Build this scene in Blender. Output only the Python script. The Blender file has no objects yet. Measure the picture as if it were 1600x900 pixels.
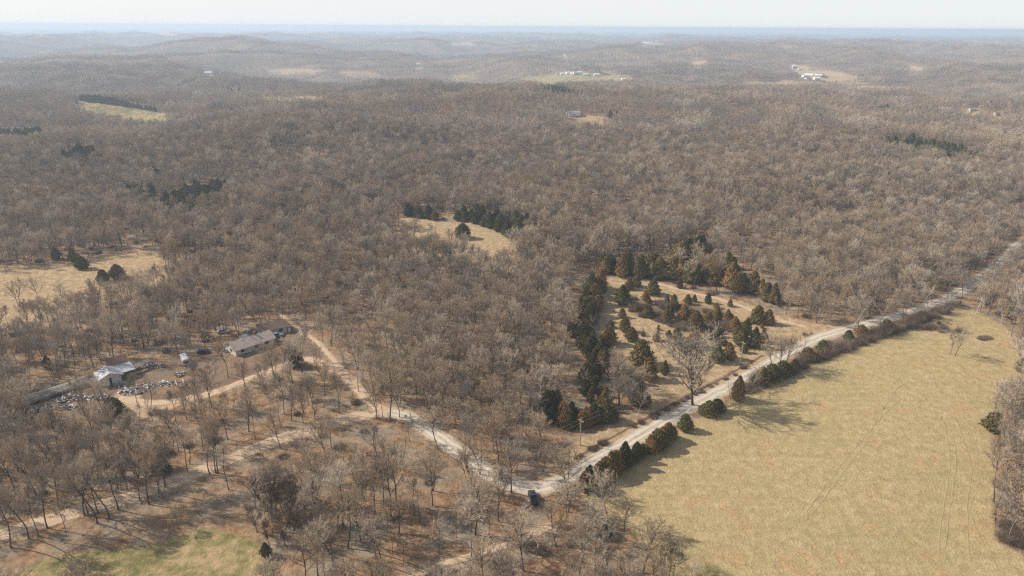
import bpy, bmesh, math, random
import numpy as np
from mathutils import Vector, Matrix
R = math.radians
random.seed(7); rng = np.random.default_rng(7)
S = bpy.context.scene
COL = S.collection
# ------------------------------------------------------------------ camera
W0, H0, F0 = 1600.0, 900.0, 1067.0
CAMZ, PITCH, ROLL = 115.0, 20.95, -0.36
cd = bpy.data.cameras.new('camera'); cam = bpy.data.objects.new('camera', cd); COL.objects.link(cam)
cd.sensor_width = 36.0; cd.lens = 36.0 * F0 / W0; cd.clip_start = 1.0; cd.clip_end = 200000.0
CM = Matrix.Rotation(R(90 - PITCH), 4, 'X') @ Matrix.Rotation(R(-ROLL), 4, 'Z')
CM = Matrix.Translation((0, 0, CAMZ)) @ CM
cam.matrix_world = CM
S.camera = cam
CR = np.array(CM.to_3x3())
# ------------------------------------------------------------------ sky, sun, exposure
SUN_EL, SUN_AZ = 36.0, -76.0            # azimuth clockwise from +Y
w = bpy.data.worlds.new('World'); S.world = w; w.use_nodes = True
nt = w.node_tree; bg = nt.nodes['Background']
sky = nt.nodes.new('ShaderNodeTexSky'); sky.sky_type = 'NISHITA'; sky.sun_disc = False
sky.sun_elevation = R(SUN_EL); sky.sun_rotation = R(SUN_AZ); sky.altitude = 300; sky.air_density = 1.0; sky.dust_density = 2.0; sky.ozone_density = 1.5
# thin high veil of cloud: whitens the sky, most towards the horizon
_tc = nt.nodes.new('ShaderNodeTexCoord'); _sx = nt.nodes.new('ShaderNodeSeparateXYZ'); nt.links.new(_tc.outputs['Generated'], _sx.inputs[0])
_mr = nt.nodes.new('ShaderNodeMapRange'); nt.links.new(_sx.outputs[2], _mr.inputs[0]); _mr.inputs[1].default_value = 0.0; _mr.inputs[2].default_value = 0.5; _mr.inputs[3].default_value = 0.85; _mr.inputs[4].default_value = 0.2
_mx = nt.nodes.new('ShaderNodeMix'); _mx.data_type = 'RGBA'; nt.links.new(_mr.outputs[0], _mx.inputs[0]); nt.links.new(sky.outputs[0], _mx.inputs[6]); _mx.inputs[7].default_value = (8.7, 9.0, 9.15, 1)
nt.links.new(_mx.outputs[2], bg.inputs[0]); bg.inputs[1].default_value = 0.09
sl = bpy.data.lights.new('sun', 'SUN'); sl.energy = 4.8; sl.angle = R(0.6); sl.color = (1.0, 0.93, 0.83)
so = bpy.data.objects.new('sun', sl); COL.objects.link(so)
sd = Vector((math.sin(R(SUN_AZ)) * math.cos(R(SUN_EL)), math.cos(R(SUN_AZ)) * math.cos(R(SUN_EL)), math.sin(R(SUN_EL))))
so.rotation_euler = sd.to_track_quat('Z', 'Y').to_euler()
S.view_settings.view_transform = 'Standard'; S.view_settings.look = 'None'
S.view_settings.exposure = 0.33; S.view_settings.gamma = 1.0; S.view_settings.use_curve_mapping = False
S.cycles.max_bounces = 4; S.cycles.diffuse_bounces = 2; S.cycles.glossy_bounces = 1; S.cycles.transmission_bounces = 2
S.cycles.volume_bounces = 1; S.cycles.transparent_max_bounces = 4; S.cycles.use_denoising = False
S.cycles.pixel_filter_type = 'BLACKMAN_HARRIS'; S.cycles.filter_width = 1.3
# ------------------------------------------------------------------ noise + terrain
def _h(ix, iy, seed):
    n = (ix.astype(np.int64) * 374761393 + iy.astype(np.int64) * 668265263 + seed * 1442695041) & 0xffffffff
    n = ((n ^ (n >> 13)) * 1274126177) & 0xffffffff
    n = (n ^ (n >> 16)) & 0xffffffff
    return n / 4294967295.0
def vn(x, y, seed=0):
    ix = np.floor(x); iy = np.floor(y); fx = x - ix; fy = y - iy
    u = fx * fx * fx * (fx * (fx * 6 - 15) + 10); v = fy * fy * fy * (fy * (fy * 6 - 15) + 10)
    a = _h(ix, iy, seed); b = _h(ix + 1, iy, seed); c = _h(ix, iy + 1, seed); d = _h(ix + 1, iy + 1, seed)
    return (a * (1 - u) + b * u) * (1 - v) + (c * (1 - u) + d * u) * v * 1.0
def fbm(x, y, seed=0, o=4):
    s = 0; a = 0.5
    for k in range(o):
        s = s + a * vn(x * 2 ** k + 17.3 * k, y * 2 ** k - 9.1 * k, seed + k); a *= 0.5
    return s / (1 - 0.5 ** o)
def ss(a, b, t):
    t = np.clip((t - a) / (b - a), 0, 1); return t * t * (3 - 2 * t)
def gauss(x, y, az, r, sx, sy, rot=0.0):
    cx = r * math.sin(R(az)); cy = r * math.cos(R(az)); a = R(rot)
    dx = (x - cx) * math.cos(a) + (y - cy) * math.sin(a); dy = -(x - cx) * math.sin(a) + (y - cy) * math.cos(a)
    return np.exp(-(dx / sx) ** 2 - (dy / sy) ** 2)
def height(x, y):
    x = np.asarray(x, float); y = np.asarray(y, float); d = np.hypot(x, y)
    z = (fbm(x / 160, y / 160, 3, 3) - 0.5) * 4.0 * ss(250, 500, d)
    z += (fbm(x / 190 + 1.2, y / 150 + 6.7, 31, 3) - 0.5) * 30 * ss(380, 620, d) * (1 - 0.5 * ss(1500, 3000, d))
    z += (fbm(x / 520 + 5.2, y / 380 + 1.7, 11, 4) - 0.5) * 62 * ss(400, 1100, d)
    z += -30 * ss(1250, 2100, d)
    n = fbm(x / 1900 + 3.1, y / 1500 + 8.4, 23, 5)
    rid = 1 - np.abs(2 * n - 1) * 2.2
    z += (rid - 0.45) * 72 * ss(1500, 2600, d) * (1 - 0.6 * ss(9000, 26000, d))
    n2 = fbm(x / 620 + 9.3, y / 480 + 2.2, 57, 3)
    z += (0.62 - np.abs(2 * n2 - 1) * 2.0) * 36 * ss(1500, 2300, d) * (1 - ss(9000, 20000, d))
    z += 50 * gauss(x, y, -35.0, 2500, 640, 330, 10)          # blue wooded ridge on the left
    z -= 40 * gauss(x, y, -20.0, 2600, 900, 500, 0)
    z -= 25 * gauss(x, y, 20.0, 2300, 1000, 450, 0)           # valley with the farm
    z += 30 * gauss(x, y, 5.5, 2350, 420, 260, 0)             # hill of the village
    z -= 26 * gauss(x, y, 5.5, 1800, 500, 220, 0)
    z += 30 * gauss(x, y, 28.0, 4200, 1500, 700, 0)
    return z
def project(x, y, z):
    p = np.stack([np.asarray(x, float), np.asarray(y, float), np.asarray(z, float) - CAMZ], -1) @ CR
    zz = np.maximum(-p[..., 2], 1e-3)
    px = W0 / 2 + F0 * p[..., 0] / zz; py = H0 / 2 - F0 * p[..., 1] / zz
    bad = -p[..., 2] < 1; return np.where(bad, -1e5, px), np.where(bad, -1e5, py)
def at(px, py, up=0.0):
    d = CR @ np.array([(px - W0 / 2) / F0, -(py - H0 / 2) / F0, -1.0]); d /= np.linalg.norm(d)
    s = np.geomspace(60, 60000, 6000)
    g = CAMZ + d[2] * s - height(d[0] * s, d[1] * s) - up
    k = np.argmax(g < 0) if (g < 0).any() else len(s) - 1
    a, b = s[max(k - 1, 0)], s[k]
    for _ in range(24):
        m = (a + b) / 2
        if CAMZ + d[2] * m - float(height(d[0] * m, d[1] * m)) - up < 0: b = m
        else: a = m
    x, y = d[0] * b, d[1] * b
    return Vector((x, y, float(height(x, y))))
def gz(x, y): return float(height(x, y))
def inpoly(px, py, P):
    r = np.zeros(np.shape(px), bool); n = len(P)
    for i in range(n):
        x1, y1 = P[i]; x2, y2 = P[(i + 1) % n]
        if y1 == y2: continue
        c = ((y1 > py) != (y2 > py)) & (px < (x2 - x1) * (py - y1) / (y2 - y1) + x1)
        r ^= c
    return r
# ------------------------------------------------------------------ land cover (photo-plan outlines, resolved on the terrain)
MEADOW = [(905,775),(925,757),(1065,668),(1165,615),(1300,540),(1400,502),(1470,478),(1520,482),(1570,510),(1592,545),(1600,600),(1565,640),(1545,665),(1562,720),(1550,780),(1556,845),(1600,868),(1640,900),(1700,1020),(1180,1020),(1075,905),(1010,850),(960,812)]
GREEN = [(-40,960),(10,905),(70,872),(150,858),(240,850),(330,822),(395,842),(425,875),(430,960)]
LEFTF = [(-120,440),(0,420),(60,414),(140,402),(205,388),(240,390),(262,412),(235,428),(190,440),(120,462),(40,482),(-120,510)]
MIDC = [(596,340),(650,341),(700,347),(735,349),(758,356),(788,366),(812,388),(800,393),(775,386),(735,380),(690,366),(640,354),(600,350)]
CEDARF = [(930,436),(960,430),(985,430),(1050,446),(1110,462),(1160,470),(1200,488),(1260,503),(1320,512),(1240,540),(1100,612),(1000,670),(900,724),(868,745),(852,738),(880,700),(955,662),(1010,640),(985,600),(945,590),(955,560),(940,525),(932,480)]
YARD = [(30,640),(60,605),(130,588),(190,562),(260,556),(340,540),(420,505),(460,512),(492,540),(500,562),(440,572),(350,605),(280,628),(200,655),(110,672),(40,668)]
FAR = [ # (kind, outline)
 ('green', [(112,155),(140,160),(185,165),(230,172),(262,178),(250,186),(225,184),(190,180),(150,174),(118,160)]),
 ('green', [(392,146),(430,149),(500,151),(545,152),(545,155),(480,156),(415,154)]),
 ('tan', [(400,107),(470,108),(512,109),(500,112),(430,111)]),
 ('tan', [(530,112),(590,112),(596,115),(530,117)]),
 ('green', [(806,124),(850,118),(905,113),(945,112),(990,121),(985,125),(900,124),(850,127)]),
 ('green', [(700,118),(740,117),(744,120),(706,122)]),
 ('tan', [(879,176),(925,180),(958,185),(955,191),(930,190),(884,187)]),
 ('tan', [(1160,128),(1215,126),(1280,126),(1360,124),(1360,126),(1290,129),(1200,131),(1160,131)]),
 ('tan', [(1264,110),(1310,112),(1345,121),(1330,123),(1285,125)]),
 ('tan', [(1230,238),(1262,241),(1288,244),(1285,247),(1250,244),(1228,241)]),
 ('tan', [(1212,69),(1248,70),(1248,72),(1214,71)]), ('tan', [(1075,96),(1106,95),(1106,99),(1080,100)]),
 ('tan', [(1400,53),(1440,52),(1440,60),(1405,58)]), ('tan', [(1460,60),(1530,59),(1530,62),(1465,62)]),
 ('tan', [(1415,102),(1440,104),(1450,111),(1425,109)]), ('tan', [(1330,163),(1375,163),(1375,165),(1335,166)]),
 ('tan', [(1310,135),(1400,134),(1440,137),(1320,138)]), ('tan', [(1540,130),(1590,131),(1590,133),(1545,133)]),
 ('tan', [(236,305),(248,308),(252,330),(244,332)]), ('tan', [(115,250),(130,252),(128,258),(118,256)]),
 ('tan', [(1505,168),(1530,170),(1530,178),(1508,177)]), ('tan', [(1545,174),(1568,176),(1566,184),(1548,183)]), ('tan', [(646,98),(662,98),(662,104),(648,104)]), ('tan', [(318,112),(334,113),(334,118),(320,118)]), ('tan', [(1232,100),(1262,104),(1275,118),(1255,120)]),
 ('tan', [(0,47),(60,46),(110,51),(60,54),(0,53)]), ('tan', [(245,52),(278,53),(275,56),(250,55)]), ('tan', [(1320,52),(1390,52),(1400,55),(1330,55)]), ('tan', [(1390,58),(1440,59),(1500,61),(1440,63),(1395,61)]), ('tan', [(1180,46.5),(1270,48),(1270,50),(1190,49)]), ('tan', [(1560,48),(1600,49),(1600,51),(1565,50)]),
 ('tan', [(700,68),(740,67),(740,70),(705,70)]), ('tan', [(1005,66),(1040,68),(1035,71),(1000,70)]),
]
ALLCLEAR = [('meadow', MEADOW), ('green', GREEN), ('left', LEFTF), ('mid', MIDC), ('cedar', CEDARF), ('yard', YARD)]
# open leaf-strewn grove and open litter, sparsely treed
GROVE = [(600,655),(640,668),(700,715),(760,760),(820,780),(900,790),(960,830),(1010,870),(1010,960),(440,960),(440,860),(395,800),(345,745),(420,712),(520,675)]
LITTER = [(-60,870),(60,835),(180,795),(290,760),(340,752),(385,800),(430,860),(430,960),(-60,960)]
def axis(pts, n=0, up=0.0): return [at(a, b, up) for a, b in pts]
def smooth_line(P, step):
    P = [Vector(p) for p in P]; out = []
    for i in range(len(P) - 1):
        p0 = P[max(i - 1, 0)]; p1 = P[i]; p2 = P[i + 1]; p3 = P[min(i + 2, len(P) - 1)]
        n = max(2, int((p2 - p1).length / step))
        for k in range(n):
            t = k / n
            out.append(0.5 * ((2 * p1) + (-p0 + p2) * t + (2 * p0 - 5 * p1 + 4 * p2 - p3) * t * t + (-p0 + 3 * p1 - 3 * p2 + p3) * t ** 3))
    out.append(P[-1]); return out
ROADS = {
 'gravel_road': (axis([(1640,352),(1600,376),(1565,408),(1520,443),(1470,470),(1400,494),(1300,521),(1240,547),(1150,598),(1100,624),(1000,681),(920,727),(885,749),(850,762),(815,762),(780,750),(745,725),(700,693),(662,667),(628,648),(600,644)]), 2.8),
 'dirt_lane': (axis([(606,643),(560,650),(500,666),(420,693),(340,725),(260,757),(180,783),(100,806),(0,836),(-120,870)]), 2.5),
 'yard_lane': (axis([(602,642),(578,628),(558,606),(530,582),(500,566),(475,561),(440,573),(390,592),(340,612),(280,626),(230,630),(185,622)]), 1.7),
 'power_line_track': (axis([(560,608),(528,570),(496,535),(462,510),(430,484)]), 0.9),
 'woods_trail': (axis([(640,905),(700,880),(760,862),(820,842),(860,822)]), 1.0),
 'farm_road': (axis([(886,104),(885,97),(883,91),(880,84)]), 9.0),
}
ROADS = {k: (smooth_line(v, 60.0 if k == 'farm_road' else 2.5), hw) for k, (v, hw) in ROADS.items()}
_rp = []
for k, (L, hw) in ROADS.items():
    for p in L[::1]: _rp.append((p.x, p.y, hw))
_rp = np.array(_rp)
def road_dist(x, y):                      # distance beyond the road edge, only near ones
    x = np.asarray(x); y = np.asarray(y); out = np.full(x.shape, 999.0)
    near = np.hypot(x, y) < 900; idx = np.nonzero(near.ravel())[0]; xf = x.ravel(); yf = y.ravel(); of = out.ravel()
    RP = _rp[np.hypot(_rp[:, 0], _rp[:, 1]) < 1100]
    for s in range(0, len(idx), 20000):
        j = idx[s:s + 20000]
        dd = np.hypot(xf[j, None] - RP[None, :, 0], yf[j, None] - RP[None, :, 1]) - RP[None, :, 2]
        of[j] = dd.min(1)
    return of.reshape(x.shape)
def cover(x, y, z, top=14.0, names=None):
    top = max(top, 14.0)
    """which open ground a point belongs to: dict of boolean arrays; a tree standing there would hide it"""
    px, py = project(x, y, z); d = np.hypot(x, y)
    res = {}
    for n, P in ALLCLEAR: res[n] = inpoly(px, py, P)
    g = np.zeros(px.shape, bool); t = np.zeros(px.shape, bool)
    far = d > 450
    qx, qy = project(x, y, z + top); rx, ry = project(x, y, z + top * 0.5)
    for k, P in FAR:
        m = far & (inpoly(px, py, P) | inpoly(qx, qy, P) | inpoly(rx, ry, P))
        if k == 'green': g |= m
        else: t |= m
    res['fargreen'] = g; res['fartan'] = t
    m2 = inpoly(qx, qy, MIDC) | inpoly(rx, ry, MIDC); res['mid'] |= m2 & (d > 200)
    m2 = inpoly(rx, ry, LEFTF); res['left'] |= m2
    return res
# ------------------------------------------------------------------ materials
def mat(name):
    m = bpy.data.materials.new(name); m.use_nodes = True; t = m.node_tree
    b = t.nodes['Principled BSDF']; b.inputs['Roughness'].default_value = 0.9
    b.inputs['Specular IOR Level'].default_value = 0.15
    return m, t, b
def N(t, typ, **kw):
    n = t.nodes.new(typ)
    for k, v in kw.items(): setattr(n, k, v)
    return n
def noise(t, vec, scale, detail=3, rough=0.55):
    n = N(t, 'ShaderNodeTexNoise'); n.inputs['Scale'].default_value = scale; n.inputs['Detail'].default_value = detail; n.inputs['Roughness'].default_value = rough
    if vec is not None: t.links.new(vec, n.inputs['Vector'])
    return n.outputs['Fac']
def ramp(t, fac, stops):
    r = N(t, 'ShaderNodeValToRGB'); e = r.color_ramp.elements
    e[0].position, e[0].color = stops[0][0], (*stops[0][1], 1); e[1].position, e[1].color = stops[-1][0], (*stops[-1][1], 1)
    for p, c in stops[1:-1]: k = e.new(p); k.color = (*c, 1)
    t.links.new(fac, r.inputs[0]); return r.outputs[0]
def mix(t, fac, a, b, mode='MIX'):
    m = N(t, 'ShaderNodeMix', data_type='RGBA', blend_type=mode)
    for v, s in ((fac, m.inputs[0]), (a, m.inputs[6]), (b, m.inputs[7])):
        if isinstance(v, (int, float)): s.default_value = v
        elif isinstance(v, tuple): s.default_value = (*v, 1)
        else: t.links.new(v, s)
    return m.outputs[2]
def math_(t, op, a, b=None, clamp=False):
    m = N(t, 'ShaderNodeMath', operation=op); m.use_clamp = clamp
    for v, s in ((a, m.inputs[0]), (b, m.inputs[1])):
        if v is None: continue
        if isinstance(v, (int, float)): s.default_value = v
        else: t.links.new(v, s)
    return m.outputs[0]
def pos(t): return N(t, 'ShaderNodeNewGeometry').outputs['Position']
def simple(name, c1, c2=None, scale=1.5, rough=0.9, bump=0.0, metallic=0.0, local=True, c3=None):
    m, t, b = mat(name); c2 = c2 or tuple(v * 0.7 for v in c1)
    vec = N(t, 'ShaderNodeTexCoord').outputs['Object'] if local else pos(t)
    f = noise(t, vec, scale, 5, 0.65)
    st = [(0.3, c1), (0.7, c2)] if c3 is None else [(0.3, c1), (0.5, c2), (0.68, c3)]
    t.links.new(ramp(t, f, st), b.inputs['Base Color'])
    b.inputs['Roughness'].default_value = rough; b.inputs['Metallic'].default_value = metallic
    if bump:
        bp = N(t, 'ShaderNodeBump'); bp.inputs['Strength'].default_value = bump; bp.inputs['Distance'].default_value = 0.1
        t.links.new(noise(t, vec, scale * 6, 3), bp.inputs['Height']); t.links.new(bp.outputs[0], b.inputs['Normal'])
    return m
def plant(name, c1, c2, c3=None, macro=0.006, amt=0.6, trans=0.0):
    """colour varies from plant to plant and, gently, from stand to stand"""
    m, t, b = mat(name)
    oi = N(t, 'ShaderNodeObjectInfo').outputs['Random']
    base = ramp(t, oi, [(0.0, c1), (1.0, c2)] if c3 is None else [(0.0, c1), (0.55, c2), (1.0, c3)])
    f = noise(t, pos(t), macro, 3, 0.6)
    base = mix(t, math_(t, 'MULTIPLY', math_(t, 'SUBTRACT', f, 0.35, True), amt * 2, True), base, c2)
    hs = N(t, 'ShaderNodeHueSaturation'); v = math_(t, 'ADD', math_(t, 'MULTIPLY', oi, 0.45), 0.78)
    hs.inputs['Saturation'].default_value = 1.0; t.links.new(v, hs.inputs['Value']); t.links.new(base, hs.inputs['Color'])
    t.links.new(hs.outputs[0], b.inputs['Base Color'])
    b.inputs['Specular IOR Level'].default_value = 0.05
    return m
M = {}
M['bark'] = plant('bark', (.13,.11,.095), (.085,.07,.058), (.19,.165,.14))
M['twig'] = plant('twig', (.39,.345,.29), (.42,.31,.205), (.50,.43,.34), 0.008, 0.65)
M['pale_bark'] = plant('pale_bark', (.42,.39,.34), (.36,.33,.28), (.5,.46,.40))
M['redtwig'] = plant('redtwig', (.20,.135,.10), (.17,.125,.095), (.24,.18,.135), 0.02, 0.3)
M['cedar'] = plant('cedar', (.19,.17,.065), (.25,.18,.072), (.31,.175,.07), 0.03, 0.15)
M['darkcedar'] = plant('dark_cedar', (.115,.125,.05), (.145,.14,.05), (.18,.145,.058), 0.03, 0.25)
# ground ------------------------------------------------
def ground_mat():
    m, t, b = mat('ground'); P = pos(t)
    A = N(t, 'ShaderNodeAttribute', attribute_name='cov'); sp = N(t, 'ShaderNodeSeparateColor'); t.links.new(A.outputs['Color'], sp.inputs[0])
    B = N(t, 'ShaderNodeAttribute', attribute_name='cov2'); sp2 = N(t, 'ShaderNodeSeparateColor'); t.links.new(B.outputs['Color'], sp2.inputs[0])
    n1 = noise(t, P, 0.35, 6, 0.7); n2 = noise(t, P, 0.035, 4, 0.6); n3 = noise(t, P, 2.2, 4, 0.7); n4 = noise(t, P, 0.10, 5, 0.65)
    litter = ramp(t, math_(t, 'ADD', math_(t, 'MULTIPLY', n1, 0.6), math_(t, 'MULTIPLY', n3, 0.4)), [(0.36, (.13,.07,.038)), (0.5, (.285,.17,.09)), (0.62, (.42,.29,.18))])
    litter = mix(t, ramp(t, n4, [(0.42, (0,0,0)), (0.62, (1,1,1))]), litter, ramp(t, n1, [(0.35, (.19,.155,.115)), (0.65, (.34,.27,.19))]))
    vo = N(t, 'ShaderNodeTexVoronoi'); vo.inputs['Scale'].default_value = 0.9; t.links.new(P, vo.inputs['Vector'])
    tuss = ramp(t, math_(t, 'ADD', math_(t, 'MULTIPLY', n3, 0.55), math_(t, 'MULTIPLY', n1, 0.45)), [(0.36, (.28,.205,.10)), (0.5, (.40,.30,.15)), (0.62, (.55,.43,.245))])
    tuss = mix(t, ramp(t, n2, [(0.5, (0,0,0)), (0.68, (.5,.5,.5))]), tuss, ramp(t, n3, [(0.35, (.27,.205,.10)), (0.65, (.40,.32,.155))]))
    mp = N(t, 'ShaderNodeMapping'); mp.inputs['Rotation'].default_value = (0, 0, R(-38)); mp.inputs['Scale'].default_value = (.03, .55, 1); t.links.new(P, mp.inputs['Vector'])
    n5 = noise(t, mp.outputs[0], 1.0, 4, 0.6); n6 = noise(t, P, 0.9, 5, 0.75)
    tuss = mix(t, ramp(t, n5, [(0.48, (0,0,0)), (0.66, (.3,.3,.3))]), tuss, (.27,.215,.105))
    tuss = mix(t, ramp(t, n6, [(0.60, (0,0,0)), (0.66, (.45,.45,.45))]), tuss, (.24,.19,.085))
    tuss = mix(t, ramp(t, n4, [(0.56, (0,0,0)), (0.66, (.8,.8,.8))]), tuss, ramp(t, n6, [(0.42, (.30,.20,.09)), (0.56, (.52,.33,.16))]))
    green = ramp(t, math_(t, 'ADD', math_(t, 'MULTIPLY', n1, 0.5), math_(t, 'MULTIPLY', n4, 0.5)), [(0.42, (.17,.15,.06)), (0.5, (.28,.225,.10)), (0.57, (.42,.30,.165))])
    tan = ramp(t, n1, [(0.35, (.27,.185,.10)), (0.65, (.50,.36,.21))])
    dirt = ramp(t, n1, [(0.35, (.36,.24,.145)), (0.65, (.52,.38,.25))])
    scrub = ramp(t, n3, [(0.38, (.13,.085,.055)), (0.62, (.27,.185,.125))])
    far = ramp(t, noise(t, P, 0.012, 5, 0.7), [(0.35, (.075,.07,.062)), (0.65, (.11,.10,.088))])  # distant woods tone, the self-shadow of the crowns darkened into the colour
    def edge(s, off=0.0):
        q = math_(t, 'ADD', s, math_(t, 'MULTIPLY', math_(t, 'SUBTRACT', n4, 0.5), 0.9))
        q = math_(t, 'ADD', q, math_(t, 'MULTIPLY', math_(t, 'SUBTRACT', n1, 0.5), 0.6))
        return math_(t, 'MULTIPLY', math_(t, 'SUBTRACT', q, 0.35 + off), 3.0, True)
    c = litter
    c = mix(t, edge(sp.outputs[0]), c, tuss)
    c = mix(t, edge(sp.outputs[1]), c, green)
    c = mix(t, edge(sp.outputs[2]), c, tan)
    c = mix(t, edge(sp2.outputs[1], .12), c, scrub)
    c = mix(t, edge(sp2.outputs[0]), c, dirt)
    c = mix(t, sp2.outputs[2], c, far)
    t.links.new(c, b.inputs['Base Color'])
    hgt = math_(t, 'ADD', math_(t, 'MULTIPLY', n3, 0.35), math_(t, 'MULTIPLY', n1, 0.9))
    bp = N(t, 'ShaderNodeBump'); bp.inputs['Strength'].default_value = 1.0; bp.inputs['Distance'].default_value = 0.65
    t.links.new(hgt, bp.inputs['Height']); t.links.new(bp.outputs[0], b.inputs['Normal'])
    b.inputs['Specular IOR Level'].default_value = 0.03; b.inputs['Roughness'].default_value = 1.0
    return m
M['ground'] = ground_mat()
# ------------------------------------------------------------------ object helpers
def mesh_obj(name, V, Fs, m, parent=None, smooth=False):
    me = bpy.data.meshes.new(name); V = np.asarray(V, np.float32).reshape(-1, 3); Fs = np.asarray(Fs, np.int32)
    k = Fs.shape[1]
    me.vertices.add(len(V)); me.vertices.foreach_set('co', V.ravel())
    me.loops.add(Fs.size); me.loops.foreach_set('vertex_index', Fs.ravel())
    me.polygons.add(len(Fs)); me.polygons.foreach_set('loop_start', np.arange(0, Fs.size, k, dtype=np.int32))
    me.update(calc_edges=True); me.validate()
    if smooth: me.polygons.foreach_set('use_smooth', np.ones(len(me.polygons), bool))
    for mm in (m if isinstance(m, (list, tuple)) else [m]): me.materials.append(mm)
    return link(name, me, parent)
def link(name, data, parent=None):
    o = bpy.data.objects.new(name, data); COL.objects.link(o)
    if parent is not None: o.parent = parent
    return o
def tag(o, label=None, cat=None, group=None, kind=None):
    if label: o['label'] = label
    if cat: o['category'] = cat
    if group: o['group'] = group
    if kind: o['kind'] = kind
    return o
def thing(name, loc, rz, label, cat, group=None):
    o = bpy.data.objects.new(name, None); COL.objects.link(o); o.location = loc; o.rotation_euler = (0, 0, rz); o.empty_display_size = 0.5
    return tag(o, label, cat, group)
def copy_thing(root, loc, rz, sc, label, group=None):
    r = root.copy(); COL.objects.link(r); r.location = loc; r.rotation_euler = (0, 0, rz); r.scale = sc if hasattr(sc, '__len__') else (sc,) * 3
    r['label'] = label
    if group: r['group'] = group
    for ch in list(root.children):
        c = ch.copy(); COL.objects.link(c); c.parent = r
        for g in ch.children:
            d = g.copy(); COL.objects.link(d); d.parent = c
    return r
class MB:
    def __init__(s): s.v = []; s.f = []
    def add(s, vs, fs):
        b = len(s.v); s.v += [tuple(p) for p in vs]; s.f += [tuple(b + i for i in f) for f in fs]; return s
    def box(s, c, d, rz=0.0, tilt=None):
        mt = Matrix.Translation(c) @ Matrix.Rotation(rz, 4, 'Z')
        if tilt: mt = mt @ Matrix.Rotation(tilt[0], 4, 'X') @ Matrix.Rotation(tilt[1], 4, 'Y')
        vs = [mt @ Vector((x * d[0] / 2, y * d[1] / 2, z * d[2] / 2)) for x in (-1, 1) for y in (-1, 1) for z in (-1, 1)]
        return s.add(vs, [(0,1,3,2),(4,6,7,5),(0,4,5,1),(2,3,7,6),(0,2,6,4),(1,5,7,3)])
    def quad(s, a, b, c, d): return s.add([a, b, c, d], [(0,1,2,3)])
    def cyl(s, p0, p1, r0, r1=None, n=8):
        r1 = r0 if r1 is None else r1; p0 = Vector(p0); p1 = Vector(p1); d = (p1 - p0).normalized()
        a = d.orthogonal().normalized(); b = d.cross(a)
        vs = [p + (a * math.cos(2 * math.pi * k / n) + b * math.sin(2 * math.pi * k / n)) * r for p, r in ((p0, r0), (p1, r1)) for k in range(n)]
        return s.add(vs, [(k, (k + 1) % n, n + (k + 1) % n, n + k) for k in range(n)] + [tuple(range(n))[::-1], tuple(range(n, 2 * n))])
    def prism(s, prof, x0, x1):          # profile in (y,z) swept along x
        n = len(prof); vs = [(x0, y, z) for y, z in prof] + [(x1, y, z) for y, z in prof]
        return s.add(vs, [(k, (k + 1) % n, n + (k + 1) % n, n + k) for k in range(n)] + [tuple(range(n))[::-1], tuple(range(n, 2 * n))])
    def build(s, name, m, parent=None):
        me = bpy.data.meshes.new(name); me.from_pydata(s.v, [], s.f); me.update()
        bm = bmesh.new(); bm.from_mesh(me); bmesh.ops.recalc_face_normals(bm, faces=bm.faces); bm.to_mesh(me); bm.free()
        me.materials.append(m); return link(name, me, parent)
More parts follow.
